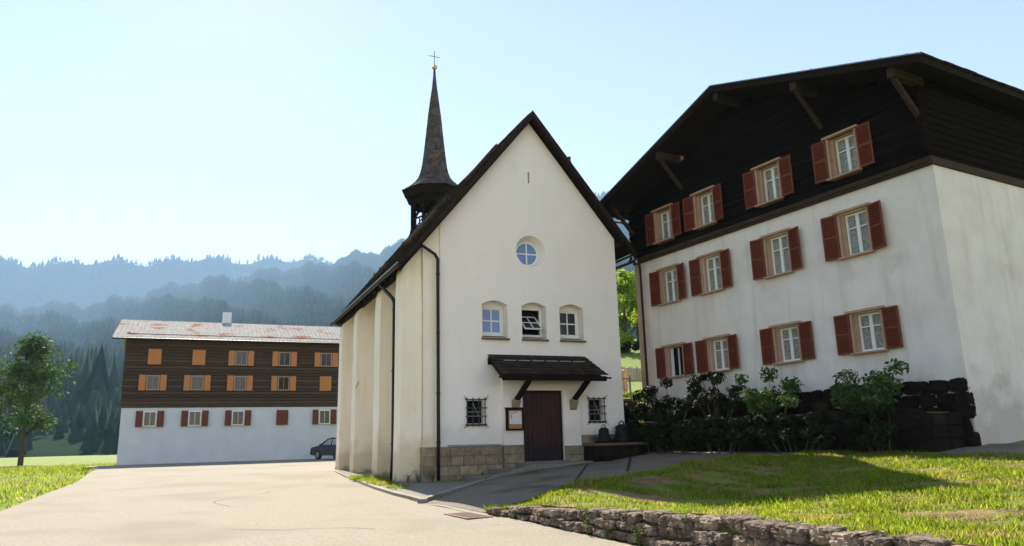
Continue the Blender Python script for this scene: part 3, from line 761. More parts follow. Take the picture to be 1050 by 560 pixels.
m = MB(); m.lathe([(.30, 0), (.29, .03), (.235, .10), (.19, .25), (.17, .36), (.12, .43), (.03, .46), (.02, .62)], (TC[0], TC[1], 12.45), 20); m.build('belfry_bell', 'bronze', T_)
m = MB(); m.box(TC[0] - 1.05, TC[0] + 1.05, TC[1] - .05, TC[1] + .05, 13.04, 13.14); m.build('bell_beam', 'dwood', T_)

# --- separate things at the chapel front
nb = thing('notice_case', 'small glazed notice case with dark frame hanging left of the chapel door', 'notice case', (2.44, -.10, 1.92))
m = MB(); m.box(-.30, .30, -.09, -.002, 0, .70, .008); bx = m.build('case', 'dwood', nb)
MB().box(-.24, .24, -.098, -.091, .06, .64).build('backing', 'kraft', nb)
MB().box(-.20, .22, -.104, -.100, .20, .60).build('notice_sheet', 'paper', nb)
m = MB(); m.box(-.15, -.12, -.109, -.106, .38, .50); m.box(-.17, -.02, -.109, -.106, .53, .555); m.box(-.02, .10, -.109, -.106, .56, .58); m.build('faded_print', 'kraft', nb)
f = MB()
for b4 in ((-.30, -.24, 0, .70), (.24, .30, 0, .70), (-.24, .24, 0, .055), (-.24, .24, .645, .70)): f.box(b4[0], b4[1], -.125, -.09, b4[2], b4[3], .004)
f.build('frame', 'dwood', nb)
m = MB(); m.box(-.34, .34, -.15, -.0, .70, .725, .004); m.build('hood', 'dwood', nb)

ld = thing('stone_ledge', 'low dark stone ledge built against the chapel wall right of the door', 'ledge', (5.9, -.5, .8))
m = MB()
random.seed(9)
m.box(-.98, 1.35, -.42, .40, -.3, .56); core = m.build('ledge_body', 'stonedark', ld)
m = MB(); x = -1.02
while x < 1.38:
    w = min(random.uniform(.5, .8), 1.38 - x); m.box(x + .004, x + w - .004, -.47, .38, .565, .65, .015); x += w
m.build('cap_stone', 'sill', ld)
m = MB(); m.box(-.85, 1.3, -.85, -.425, -.3, .28, .02); m.box(-.9, 1.25, -1.15, -.855, -.3, .12, .02); m.build('ledge_step', 'stonedark', ld)

def bell_thing(loc, s, label, two=True):
    t = thing('church_bell', label, 'bell', loc, .3, group='old bells displayed beside the chapel')
    prof = [(.30, 0), (.305, .03), (.27, .09), (.225, .20), (.20, .34), (.19, .42), (.165, .47), (.10, .505), (.02, .52)]
    m = MB(); m.lathe([(r * s, z * s) for r, z in prof], (0, 0, .06), 28)
    m.build('bell_body', 'bronze', t, smooth=True)
    m = MB(); m.lathe([(.245 * s, .165 * s), (.252 * s, .18 * s), (.238 * s, .20 * s)], (0, 0, .06), 28); m.lathe([(.208 * s, .40 * s), (.21 * s, .41 * s), (.20 * s, .425 * s)], (0, 0, .06), 28); m.build('moulding', 'bronze', t, smooth=True)
    m = MB(); c = .06 + .51 * s
    for a in (0, math.pi / 2):
        m.tube([(.10 * s * math.cos(a) * math.cos(q), .10 * s * math.sin(a) * math.cos(q), c + .11 * s * math.sin(q)) for q in [math.pi * k / 6 for k in range(7)]], .018 * s, 6)
    m.build('crown_loop', 'bronze', t)
    MB().box(-.26 * s, .26 * s, -.26 * s, .26 * s, 0, .06, .006).build('wooden_base', 'dwood', t)
    return t
bell_thing((5.47, -.55, 1.45), .86, 'smaller dark bronze bell standing on the stone ledge below the right barred window')
bell_thing((6.24, -.42, 1.45), 1.05, 'larger dark bronze bell standing at the chapel corner, right of the smaller bell')
gt = thing('drain_grate', 'rusty iron drain grate set in the pale road by the path mouth', 'drain grate', (-2.25, -8.85, gz(-2.25, -8.85) + .004), R_(4))
m = MB()
for k in range(11): m.box(-.22, .22, -.52 + k * .1, -.52 + k * .1 + .035, 0, .018)
m.build('grate_bars', 'rust', gt)
m = MB(); m.box(-.26, -.22, -.56, .56, 0, .02); m.box(.22, .26, -.56, .56, 0, .02); m.box(-.22, .22, -.56, -.525, 0, .02); m.box(-.22, .22, .525, .56, 0, .02); m.build('grate_frame', 'rust', gt)
m = MB(); m.box(-.22, .22, -.52, .52, -.002, .002); m.build('drain_hole', 'hole', gt)

def solid(e, child):
    """the named child mesh takes the place of the helper Empty; its siblings become its sub-parts"""
    nm = e.name; c = [o for o in e.children if o.name.split('.')[0] == child][0]; p = e.parent
    lab = e.get('label')
    for o in list(e.children):
        if o is not c: o.parent = c
    c.parent = p; bpy.data.objects.remove(e); c.name = nm
    if lab: c['label'] = lab
    return c
for o in [o for o in bpy.data.objects if o.type == 'EMPTY' and o.parent]:
    k = o.name.split('.')[0]
    solid(o, {'window': 'frame', 'round_window': 'frame', 'barred_window': 'grille', 'door': 'door_leaf', 'canopy': 'canopy_frame', 'roof': 'roof_boards', 'steeple': 'belfry'}[k])
from mathutils import noise as mnoise
def boulder(rs, L, W, H, cuts=9):
    b = bmesh.new(); bmesh.ops.create_cube(b, size=1); bmesh.ops.subdivide_edges(b, edges=b.edges[:], cuts=cuts, use_grid_fill=True)
    o = Vector((rs.uniform(0, 99), rs.uniform(0, 99), rs.uniform(0, 99)))
    tl, tr = rs.uniform(-.10, .10), rs.uniform(-.10, .10)
    for v in b.verts:
        c = v.co * 2; n = (abs(c.x) ** 6.5 + abs(c.y) ** 6.5 + abs(c.z) ** 6.5) ** (1 / 6.5); d = c / n
        p = Vector((d.x * L, d.y * W, d.z * H)); q = p * 4.5 + o
        k = .97 + .10 * mnoise.noise(q) + .12 * mnoise.noise(q * 2.6) + .10 * mnoise.noise(q * 6.1)
        # chipped faces: push by cell noise
        k += -.10 * abs(mnoise.noise(q * 1.4 + Vector((7, 3, 1))))
        v.co = Vector((d.x * L / 2 * k * (1 + tl * d.z), d.y * W / 2 * k, d.z * H / 2 * k * (1 + tr * d.x)))
    return b
# ================================================================== RIGHT HOUSE  (local: x along the gable wall, y inwards)
HA = math.atan2(-.9936, .1126)
HX = Matrix.Translation((8.48, 1.57, 0)) @ Matrix.Rotation(HA, 4, 'Z')
HS = thing('farmhouse', 'tall farmhouse right of the chapel, plaster below, black log gable above, rust red shutters', 'house', (8.48, 1.57, 0), HA)
HW, HD = 12.0, 9.5; RU = 6.0
def hz(u): return 12.76 - .33 * abs(u - RU)
wins = []
cols = [1.90, 4.05, 6.9, 9.6]; rowsz = [(3.72, 4.76), (6.40, 7.62), (8.74, 9.90)]
lw = MB().box(0, HW, 0, HD, -.5, 8.20).build('plaster_wall', 'housewall', HS)
cuts = [MB().box(c - .42, c + .42, -.3, .22, a, b).build('cut', 'hole', HS) for c in cols for (a, b) in rowsz[:2]]
boolean(lw, cuts)
bmx = bmesh.new(); bmx.from_mesh(lw.data); bmesh.ops.triangulate(bmx, faces=[f for f in bmx.faces if len(f.verts) > 4]); bmx.to_mesh(lw.data); bmx.free()
# base of the wall in rubble, and corner strip
random.seed(21)
MB().box(-.03, .34, -.03, .45, 2.9, 8.16, .01).build('corner_strip', 'quoin', HS)
rs = random.Random(23); m = MB()
for r in range(9):
    x = -.06
    while x < HW - .1:
        w = min(rs.uniform(.35, .8), HW + .04 - x); bb = boulder(rs, w, .26, .34, 4)
        bb.transform(Matrix.Translation((x + w / 2, .02, .15 + .31 * r + rs.uniform(-.03, .03))) @ Matrix.Rotation(rs.uniform(-.1, .1), 4, 'Y')); m._add(bb); x += w * .97
m.build('rubble_base', 'stonedark', HS)
# log storey and gable, every log a rounded course, openings left free
m = MB(); z = 8.42; lh = .205; random.seed(2)
MBm = MB().box(-.06, HW + .06, -.10, HD, 8.18, 8.40, .02); MBm.build('sill_beam', 'logbrown', HS)
lc = MB().box(.02, HW - .02, .04, HD - .05, 8.40, 10.75).build('log_core', 'log', HS)
boolean(lc, [MB().box(c - .42, c + .42, -.3, .22, *rowsz[2]).build('cut', 'hole', HS) for c in cols])
while z < 12.6:
    zc = z + lh / 2; half = (12.70 - zc - .12) / .33
    a, b = max(-.02, RU - half), min(HW + .02, RU + half)
    spans = [(a, b)]
    if 8.62 < zc < 10.0:
        spans = []; x = a
        for c in cols: spans.append((x, c - .47)); x = c + .47
        spans.append((x, b))
    for (p, q) in spans:
        if q - p > .1: m.beam((p, -.02 + random.uniform(-.012, .012), zc), (q, -.02 + random.uniform(-.012, .012), zc), .16, lh - .014, bev=.035)
    z += lh
for uu in (-.02, HW + .02):    # side wall log ends
    z = 8.42
    while z < 10.7: m.beam((uu + (.06 if uu < 1 else -.06), -.22, z + lh / 2 + .1), (uu + (.06 if uu < 1 else -.06), HD, z + lh / 2 + .1), .14, lh - .02, bev=.03); z += lh
m.build('log_wall', 'log', HS)
m = MB(); m.prism([(.1, 10.7), (RU, 12.55), (HW - .1, 10.7)], 'y', .06, .16); m.build('gable_core', 'log', HS)
# roof
m = MB(); th = .17; YO = -1.25
m.prism([(-.80, hz(-.8) + .0), (RU, hz(RU)), (HW + .8, hz(HW + .8)), (HW + .8, hz(HW + .8) - th), (RU, hz(RU) - th), (-.8, hz(-.8) - th)], 'y', YO + .04, HD + .8)
rf = m.build('roof', 'dwood', HS)
for sgn in (-1, 1):
    m = MB(); e = -.84 if sgn < 0 else HW + .84
    m.beam((RU, YO, hz(RU) - .07), (e, YO, hz(e) - .07), .05, .20); m.build('barge_board', 'dwood', rf)
    m = MB(); m.beam((RU, YO - .02, hz(RU) + .045), (e, YO - .02, hz(e) + .045), .13, .03); m.build('verge_flashing', 'flash', rf)
V = []; F = []; rs = random.Random(5)
for sgn in (-1, 1):
    L = (RU + .8) * math.hypot(1, .33); nr = 20; ca, sa = 1 / math.hypot(1, .33), .33 / math.hypot(1, .33)
    for r in range(nr):
        y = YO - .02
        while y < HD + .8:
            w = rs.uniform(.4, .6); w = min(w, HD + .82 - y); pts = []
            for (d, l) in ((r * L / nr, .0), ((r + 1.1) * L / nr, .05 + rs.uniform(0, .02))):
                for yy in (y, y + w - .01):
                    for t in (0, .025): pts.append((RU + sgn * (d * ca + (l + t) * sa), yy, 12.76 - d * sa + (l + t) * ca))
            b = len(V); V += pts
            for f in ((0, 1, 3, 2), (4, 6, 7, 5), (0, 4, 5, 1), (2, 3, 7, 6), (1, 5, 7, 3), (0, 2, 6, 4)): F.append([b + i for i in f])
            y += w
np_mesh('roof_slates', V, F, 'tile', rf)
for (uu, dz) in ((.05, .14), (3.0, .14), (RU, .14), (9.0, .14), (HW - .05, .14)):
    MB().box(uu - .11, uu + .11, YO + .12, .1, hz(uu) - th - .26, hz(uu) - th + .01, .01).build('purlin', 'logbrown' if uu > 2 else 'dwood', rf)
for uu in (.08, 3.0, 9.0, HW - .08):
    MB().beam((uu, -.05, hz(uu) - th - 1.25), (uu, YO + .25, hz(uu) - th - .26), .11, .13, (1, 0, 0), .01).build('brace', 'logbrown', rf)
m = MB()
for k in range(16):
    a = -.80 + k * .45
    if a < RU: pass
for yy in [YO + .2 + k * .9 for k in range(12)]: m.beam((-.78, yy, hz(-.78) - th - .06), (.1, yy, hz(.1) - th - .06), .09, .11)
m.build('eaves_rafters', 'dwood', rf)
# gutter along the far eaves, hung on long irons, with its pipe
def hgut(par):
    m = MB(); seg = 8; x = -.93; zt = hz(-.8) - .08
    for r in (.085, .072):
        ring = [[m.bm.verts.new((x + r * math.cos(math.pi + math.pi * k / seg), yy, zt + r * math.sin(math.pi + math.pi * k / seg))) for k in range(seg + 1)] for yy in (YO - .05, HD + .7)]
        for k in range(seg): m.bm.faces.new((ring[0][k], ring[0][k + 1], ring[1][k + 1], ring[1][k]))
    m.tube([(x + .15, YO + .3, zt - .30), (x + .15, HD, zt - .34)], .035, 6)
    return m.build('gutter', 'pipe', par)
hgut(rf)
dp = MB().tube([(.34, -.20, 8.42), (.37, -.14, 8.2), (.38, -.10, 8.0), (.38, -.10, 2.6)], .042, 10).build('downpipe', 'logbrown', HS, smooth=True)
for z in (7.4, 5.9, 4.3): MB().tube([(.38, -.10, z - .02), (.38, -.10, z + .02)], .062, 10).build('pipe_clip', 'iron', dp)
m = MB(); m.lathe([(.03, 0), (.05, .05), (.04, .12), (.015, .14)], (.30, -.16, 8.20), 10); m.build('insulator', 'white', HS)
# orange flap added on the gable; its colour stands in for small sun patches
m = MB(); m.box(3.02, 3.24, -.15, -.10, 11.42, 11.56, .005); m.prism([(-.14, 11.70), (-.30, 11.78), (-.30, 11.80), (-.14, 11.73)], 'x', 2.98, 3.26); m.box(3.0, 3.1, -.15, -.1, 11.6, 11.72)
m.build('gable_sun_patch', 'orangewood_sun', HS)
# windows with casings, casements, curtains and shutters
def house_window(c, z0, z1, open_=False, log=False):
    f = MB(); w = .44; y = -.05 if not log else -.12
    f.box(c - w - .06, c - w + .02, y, y + .10, z0 - .02, z1 + .02, .005); f.box(c + w - .02, c + w + .06, y, y + .10, z0 - .02, z1 + .02, .005)
    f.box(c - w - .14, c + w + .14, y - .07, y + .08, z1 + .022, z1 + .09, .006); f.box(c - w - .06, c - w + .12, y + .102, .21, z0, z1); f.box(c + w - .04, c + w, y + .102, .21, z0, z1)
    f.box(c - w + .12, c + w - .04, y + .102, .21, z1 - .03, z1)
    win = f.build('window', 'casing', HS)
    s = MB().box(c - w - .10, c + w + .10, y - .10, .20, z0 - .075, z0 - .022, .006).build('sill', 'casing', win)
    if not open_:
        g = MB(); a, b = c - w + .12, c + w - .04; mid = (a + b) / 2
        for (p, q) in ((a, mid - .003), (mid + .003, b)):
            g.box(p, p + .045, .10, .15, z0, z1 - .03); g.box(q - .045, q, .10, .15, z0, z1 - .03)
            g.box(p + .045, q - .045, .10, .15, z0, z0 + .05); g.box(p + .045, q - .045, .10, .15, z1 - .08, z1 - .03)
            zz = z0 + (z1 - z0) * .64; g.box(p + .045, q - .045, .105, .145, zz - .015, zz + .015)
        g.build('casement', 'white', win)
        MB().box(a, b, .155, .165, z0, z1 - .03).build('pane', 'curtain', win)
    else:
        MB().box(c - w + .12, c + w - .04, .20, .21, z0, z1 - .03).build('dark_opening', 'hole', win)
        g = MB(); a = c - w + .13; g.beam((a, .12, z0 + .03), (a + .10, -.12 + .2, z0 + .03), .04, .05); g.box(a, a + .04, .07, .12, z0, z1 - .05); g.box(a + .12, a + .16, .02, .07, z0, z1 - .05)
        g.box(a + .30, a + .34, .15, .19, z0, z1 - .05)
        g.build('casement', 'white', win)
    for sgn in (-1, 1):
        m = MB(); x0 = c + sgn * (w + .065) if sgn > 0 else c - w - .065 - .46; x1 = x0 + .46
        for (p, q, r_, t) in ((x0, x0 + .05, z0 - .03, z1 + .03), (x1 - .05, x1, z0 - .03, z1 + .03), (x0 + .05, x1 - .05, z0 - .03, z0 + .03), (x0 + .05, x1 - .05, z1 - .03, z1 + .03), (x0 + .05, x1 - .05, (z0 + z1) / 2 - .03, (z0 + z1) / 2 + .03)):
            m.box(p, q, -.05, -.01, r_, t, .003)
        zz = z0 + .04
        while zz < z1 - .05:
            if abs(zz - (z0 + z1) / 2) > .045: m.beam((x0 + .05, -.03, zz), (x1 - .05, -.03, zz), .035, .008, (0, .5, 1))
            zz += .045
        m.box(x0 + .05, x1 - .05, -.02, -.012, z0, z1)
        if log: bmesh.ops.translate(m.bm, vec=(0, -.10, 0), verts=m.bm.verts)
        else: bmesh.ops.translate(m.bm, vec=(0, -.03, 0), verts=m.bm.verts)
        # hang a little ajar
        hx = x1 if sgn < 0 else x0
        bmesh.ops.rotate(m.bm, cent=(hx, -.03, 0), matrix=Matrix.Rotation(R_((-6 if sgn > 0 else 5) * (.4 + 1.6 * ((int(c * 13 + z0 * 7) % 5) / 4))), 3, 'Z'), verts=m.bm.verts)
        m.build('shutter', 'shutter', win)
for ci, c in enumerate(cols):
    for ri, (a, b) in enumerate(rowsz): house_window(c, a, b, open_=(ri == 0 and ci == 0), log=(ri == 2))
MB().beam((-.3, -.12, 8.32), (HW, -.12, 8.32), .05, .12).build('string_board', 'logbrown', HS)

# ================================================================== leafy things
def leaves(n, centers, size, seed, flat=.5, upward=.35, tri=False):
    """n small leaf blades round the given (point, spread) clusters"""
    r = np.random.default_rng(seed); k = len(centers)
    idx = r.integers(0, k, n); C_ = np.array([c[0] for c in centers])[idx]; S_ = np.array([c[1] for c in centers])[idx]
    d = r.normal(size=(n, 3)); d /= np.linalg.norm(d, axis=1)[:, None]; rad_ = r.random(n) ** (1 / 2.2)
    P = C_ + d * (S_ * rad_)[:, None] * np.array([1, 1, .75])
    nrm = d + r.normal(size=(n, 3)) * .8 + np.array([0, 0, upward]); nrm /= np.linalg.norm(nrm, axis=1)[:, None]
    t = np.cross(nrm, r.normal(size=(n, 3))); t /= np.linalg.norm(t, axis=1)[:, None]; b = np.cross(nrm, t)
    s = (size * r.uniform(.6, 1.4, n))[:, None]
    q = np.stack([P - t * s, P + b * s * .45, P + t * s, P - b * s * .45], 1).reshape(-1, 3)
    return q, np.arange(4 * n).reshape(n, 4)
def tree(name, label, cat, loc, h, cr, mat, n, size, seed, group=None, trunk=.3, crown0=.3, lop=1.0):
    rs = random.Random(seed); t = thing(name, label, cat, loc, 0, group)
    m = MB(); m.tube([(0, 0, -.3), (rs.uniform(-.1, .1), rs.uniform(-.1, .1), h * .35), (rs.uniform(-.3, .3), rs.uniform(-.3, .3), h * .7), (0, 0, h * .95)], trunk / 2 * 1.2, 9, trunk * .08)
    cl = []
    for k in range(26):
        a = rs.uniform(0, 6.283); z = h * (crown0 + (1 - crown0) * rs.random()); f = (z / h - crown0) / (1 - crown0)
        r = cr * math.sin(math.pi * min(1, .18 + f * .80)) * rs.uniform(.45, 1.0) * lop
        p = (r * math.cos(a), r * math.sin(a), z)
        m.tube([(0, 0, max(.3, z - r * .8)), (p[0] * .5, p[1] * .5, z - r * .25), p], trunk * .16, 5, .015)
        cl.append((p, cr * rs.uniform(.22, .42)))
        cl.append(((p[0] * .55, p[1] * .55, z + rs.uniform(-.3, .3)), cr * rs.uniform(.2, .3)))
    m.build('trunk', 'bark', t)
    q, f = leaves(n, cl, size, seed); np_mesh('crown', q, f, mat, t); return t
def shrub(name, label, loc, w, d, h, mat, n, size, seed, petals=0, group=None, cat='shrub', stems=9):
    rs = random.Random(seed); t = thing(name, label, cat, loc, 0, group); m = MB(); cl = []
    for k in range(stems):
        x, y = rs.uniform(-w, w) * .5, rs.uniform(-d, d) * .5; z = h * rs.uniform(.45, 1)
        m.tube([(x * .4, y * .4, -.1), (x * .8, y * .8, z * .5), (x, y, z * .9)], .018, 5, .006); cl.append(((x, y, z * .8), min(w, h) * rs.uniform(.16, .3))); cl.append(((x * .8, y * .8, z * .45), min(w, h) * .26))
    m.build('stems', 'bark', t); q, f = leaves(n, cl, size, seed); np_mesh('foliage', q, f, mat, t)
    if petals:
        q, f = leaves(petals, [(c[0], c[1] * 1.05) for c in cl], size * .8, seed + 1); np_mesh('blossom', q, f, 'petal', t)
    return t
def at_house(u, y, z): v = HX @ Vector((u, y, z)); return (v.x, v.y, v.z)

tree('leafy_tree', 'bright sunlit green tree seen in the gap between the chapel and the farmhouse', 'tree', (24.6, 28.5, gz(24.6, 28.5)), 6.0, 2.7, 'leaf', 15000, .15, 3, trunk=.3, crown0=.06)
tree('leafy_tree', 'slender upright tree behind the sunlit tree, its tip highest in the gap', 'tree', (27.6, 31.5, gz(27.6, 31.5)), 6.6, 1.5, 'leaf', 5000, .15, 5, trunk=.25, crown0=.2)
shrub('dark_shrub', 'dark shrub at the foot of the sunlit tree in the gap', (24.2, 27.6, gz(24.2, 27.6)), 5.0, 1.6, 1.2, 'leafdark', 3500, .12, 8)
tree('leafy_tree', 'broad green tree beyond the farmhouse roof on the far right', 'tree', (34, 14, gz(34, 14)), 9, 3.6, 'leafmid', 7000, .18, 12, trunk=.4)
# garden plants against the farmhouse
specs = [(2.2, -.75, 2.6, 2.6, 1.1, 1.9, 'leafdark', 2400, 60, 'dark flowering shrub under the open ground floor window of the farmhouse'),
         (.4, -.6, 1.9, 1.2, .9, 1.7, 'leafdark', 1500, 10, 'dark shrub at the corner of the farmhouse by the downpipe'),
         (4.6, -.9, 2.0, 2.2, 1.0, 2.0, 'leafdark', 2000, 30, 'dark shrub under the second window column of the farmhouse'),
         (1.2, -1.35, 1.15, 2.4, 1.1, 1.3, 'leafdark', 1800, 0, 'low dark shrub at the foot of the farmhouse garden by the stone ledge'),
         (3.5, -1.6, 1.2, 2.6, 1.2, 1.1, 'leafdark', 1800, 14, 'low dark garden bush beside the upper end of the path'),
         (7.0, -1.0, 1.6, 2.6, 1.2, 1.8, 'leafmid', 2200, 40, 'green garden bush under the third window column of the farmhouse'),
         (9.8, -1.0, 1.4, 2.4, 1.2, 1.5, 'leafmid', 2000, 20, 'green garden bush near the near corner of the farmhouse')]
specs += [(.2, -1.2, 1.15, 1.6, .9, 1.9, 'leafdark', 2200, 0, 'dense dark shrub in the corner between the garden wall and the chapel ledge'),
          (2.4, -1.2, 1.15, 2.8, .9, 1.6, 'leafdark', 2600, 0, 'long dark shrub spilling over the garden wall below the open window'),
          (5.6, -1.2, 1.15, 2.8, .9, 1.5, 'leafdark', 2400, 12, 'broad dark shrub growing along the middle of the garden wall'),
          (8.3, -1.2, 1.15, 2.6, .9, 1.4, 'leafdark', 2400, 0, 'dark creeper shrub on the garden wall between the two green bushes'),
          (10.8, -1.2, 1.15, 1.8, .9, 1.3, 'leafdark', 1800, 0, 'dark shrub at the near end of the garden wall')]
# raised garden bed wall that carries them
gw = thing('garden_wall', 'dark rubble garden wall with a planted bed in front of the farmhouse', 'wall', at_house(0, -1.2, .9), HA)
rs = random.Random(31); m = MB()
for r in range(5):
    x = -.9
    while x < 11.4:
        w = min(rs.uniform(.28, .62), 11.62 - x); hh = .27 * rs.uniform(.9, 1.15)
        bb = boulder(rs, w, .34, hh, 5); bb.transform(Matrix.Translation((x + w / 2, -.04 + rs.uniform(-.03, .03), -.1 + .26 * r + .13 + rs.uniform(-.03, .03))) @ Matrix.Rotation(rs.uniform(-.12, .12), 4, 'Y')); m._add(bb); x += w * .97
m.build('wall_stones', 'stonedark', gw)
m = MB()
for r in range(4): m.box(11.51, 11.80, -.1, .5, -.1 + r * .3, .19 + r * .3, .03); m.box(11.51, 11.80, .51, 1.15, -.1 + r * .3, .19 + r * .3, .03)
m.build('end_stones', 'stonedark', gw)
m = MB(); m.box(-.9, 11.5, .12, 1.12, .2, 1.12); m.build('planting_bed', 'soil', gw)
m = MB(); m.box(-.9, 11.5, -.10, .10, -.1, 1.18); m.build('wall_core', 'stonedark', gw)
for i, (u, y, z, w, d, h, mt, n, pt, lab) in enumerate(specs):
    low = z < 1.3
    shrub('garden_shrub', lab, at_house(u, y if not low else -1.75, (2.0 if not low else gz(*at_house(u, -1.75, 0)[:2]))), d, w, h if not low else h, mt, n, .07, 40 + i, petals=pt, group='shrubs along the farmhouse')
# retaining wall in the gap, its railing, hedge and the board fence further back
rw_ = thing('retaining_wall', 'dark brown retaining wall closing the gap between chapel and farmhouse', 'wall', (7.4, 3.1, .8))
m = MB(); random.seed(41); z = .0
while z < 2.1:
    h = random.uniform(.22, .34); x = -.75
    while x < 1.35:
        w = random.uniform(.3, .6); m.box(x + .008, x + w - .008, -.12 - random.uniform(0, .05), .2, z + .006, z + h - .006, .03); x += w
    z += h
m.build('wall_stones', 'stonedark', rw_)
MB().box(-.78, 1.5, -.2, .22, z, z + .08, .01).build('coping', 'logbrown', rw_)
ZT = .8 + z + .08
ra = thing('iron_railing', 'black iron railing on top of the retaining wall in the gap', 'railing', (7.4, 3.05, ZT))
m = MB(); m.box(-.76, 1.5, -.02, .02, .78, .83); m.box(-.76, 1.5, -.015, .015, .10, .13)
for k in range(4): m.box(-.74 + k * .72, -.70 + k * .72, -.02, .02, 0, .95)
m.build('rails', 'iron', ra)
m = MB()
for k in range(19): x = -.68 + k * .115; m.tube([(x, 0, .12), (x, 0, .80)], .010, 5)
for k in range(6): x = -.45 + k * .34; m.tube([(x + .09 * math.cos(q), 0, .46 + .16 * math.sin(q)) for q in [2 * math.pi * j / 10 for j in range(11)]], .010, 5)
m.build('balusters', 'iron', ra)
hq, hf = leaves(2600, [((9.3 + .3 * k, 5.0 + .1 * (k % 3), gz(9.3 + .3 * k, 5) + .12), .22) for k in range(10)], .05, 77)
hd = thing('low_hedge', 'low sunlit yellow green hedge strip behind the iron railing', 'hedge', (10.6, 5.0, gz(10.6, 5)))
hq = hq - np.array([10.6, 5.0, gz(10.6, 5)]); np_mesh('foliage', hq, hf, 'leaf', hd)
m = MB()
for k in range(8): m.tube([(-1.3 + k * .35, 0, -.1), (-1.3 + k * .35, .03, .2)], .012, 5)
m.build('stems', 'bark', hd)
def board_fence(label, x0, x1, y, hgt, mat='paleboard'):
    zf = gz((x0 + x1) / 2, y); t = thing('board_fence', label, 'fence', ((x0 + x1) / 2, y, zf)); m = MB(); rs = random.Random(int(y)); x = x0
    cx = (x0 + x1) / 2
    while x < x1:
        zz = gz(x, y) - zf; hh = hgt + rs.uniform(-.05, .06)
        m.prism([(x - cx, zz - .15), (x - cx + .13, zz - .15), (x - cx + .13, zz + hh - .06), (x - cx + .065, zz + hh), (x - cx, zz + hh - .06)], 'y', -.015, .015); x += .165
    m.build('boards', mat, t)
    m = MB(); m.beam((x0 - cx, .04, gz(x0, y) - zf + .2), (x1 - cx, .04, gz(x1, y) - zf + .2), .05, .08); m.beam((x0 - cx, .04, gz(x0, y) - zf + hgt - .3), (x1 - cx, .04, gz(x1, y) - zf + hgt - .3), .05, .08); m.build('fence_rails', mat, t)
    x = x0
    while x <= x1 + .1:
        MB().box(x - cx - .05, x - cx + .05, .07, .17, gz(x, y) - zf - .3, gz(x, y) - zf + hgt - .1).build('post', mat, t); x += 2.2
    return t
board_fence('weathered grey board fence across the lit slope in the gap', 12.6, 22.5, 14.5, .72)
pp = thing('wooden_post', 'pinkish wooden post standing behind the iron railing', 'post', (11.0, 7.0, gz(11.0, 7.0) - .1))
m = MB(); m.tube([(0, 0, 0), (.01, 0, .6), (0, 0, 1.05)], .13, 9, .11); m.build('post_shaft', 'pinkwood', pp)
m = MB(); m.lathe([(.14, 0), (.15, .04), (.05, .12), (.01, .13)], (0, 0, 1.05), 9); m.build('post_cap', 'pinkwood', pp)

# ================================================================== dry stone wall by the road
sw = thing('dry_stone_wall', 'low dry stone wall of rough brown boulders holding the grass bank at the road edge', 'wall', (-1.55, -13, .2))
rs = random.Random(17); m = MB()
y = -8.75
def wpt(yy): return wallx(yy)
for row in range(4):
    y = [-9.2, -9.85, -12.2, -30][row]
    while y > -23.8:
        hw = walltop(y) - gz(wallx(y), y) + .02
        L = rs.uniform(.27, .50); yc = y - L / 2
        nrow = 1 + (y < -9.7) + (y < -12.15)
        if row < nrow:
            H = hw / nrow; z = gz(wallx(yc), yc) + H * (row + .5) + (.02 if row else 0)
            dx = wallx(yc - .3) - wallx(yc + .3)
            b = boulder(rs, L * 1.0, .42 + rs.uniform(-.08, .12), H * 1.06)
            T = Matrix.Translation((wallx(yc) + .20 + .035 * row + rs.uniform(-.035, .035), yc, z + rs.uniform(-.02, .02))) @ Matrix.Rotation(math.pi / 2 + math.atan2(-dx, .6) + rs.uniform(-.09, .09), 4, 'Z') @ Matrix.Rotation(rs.uniform(-.07, .07), 4, 'Y')
            b.transform(Matrix.Translation((1.55, 13, -.2)) @ T); m._add(b)
        y -= L
# loose nose stones where the wall starts
for k in range(4):
    L = rs.uniform(.12, .22); yy = -8.98 - k * .12; b = boulder(rs, L, L * .8, L * .6)
    b.transform(Matrix.Translation((1.55, 13, -.2)) @ Matrix.Translation((-1.80 + rs.uniform(-.06, .12), yy, gz(-1.8, yy) + .05 + rs.uniform(0, .04))) @ Matrix.Rotation(rs.uniform(0, 3), 4, 'Z')); m._add(b)
st = m.build('boulders', 'rock', sw)
m = MB()
for a, b in zip([-9.0 - .5 * k for k in range(29)], [-9.5 - .5 * k for k in range(29)]):
    vs = []
    for yy in (a, b):
        for (dx, dz) in ((.16, -.2), (.16, walltop(yy) - gz(wallx(yy), yy) - .07), (.60, walltop(yy) - gz(wallx(yy), yy) - .02), (.60, -.2)):
            vs.append(m.bm.verts.new((wallx(yy) + dx + 1.55, yy + 13, gz(wallx(yy), yy) + dz - .2)))
    for f in ((0, 1, 5, 4), (1, 2, 6, 5), (2, 3, 7, 6), (0, 4, 7, 3)): m.bm.faces.new([vs[i] for i in f])
m.build('earth_core', 'soil', sw)

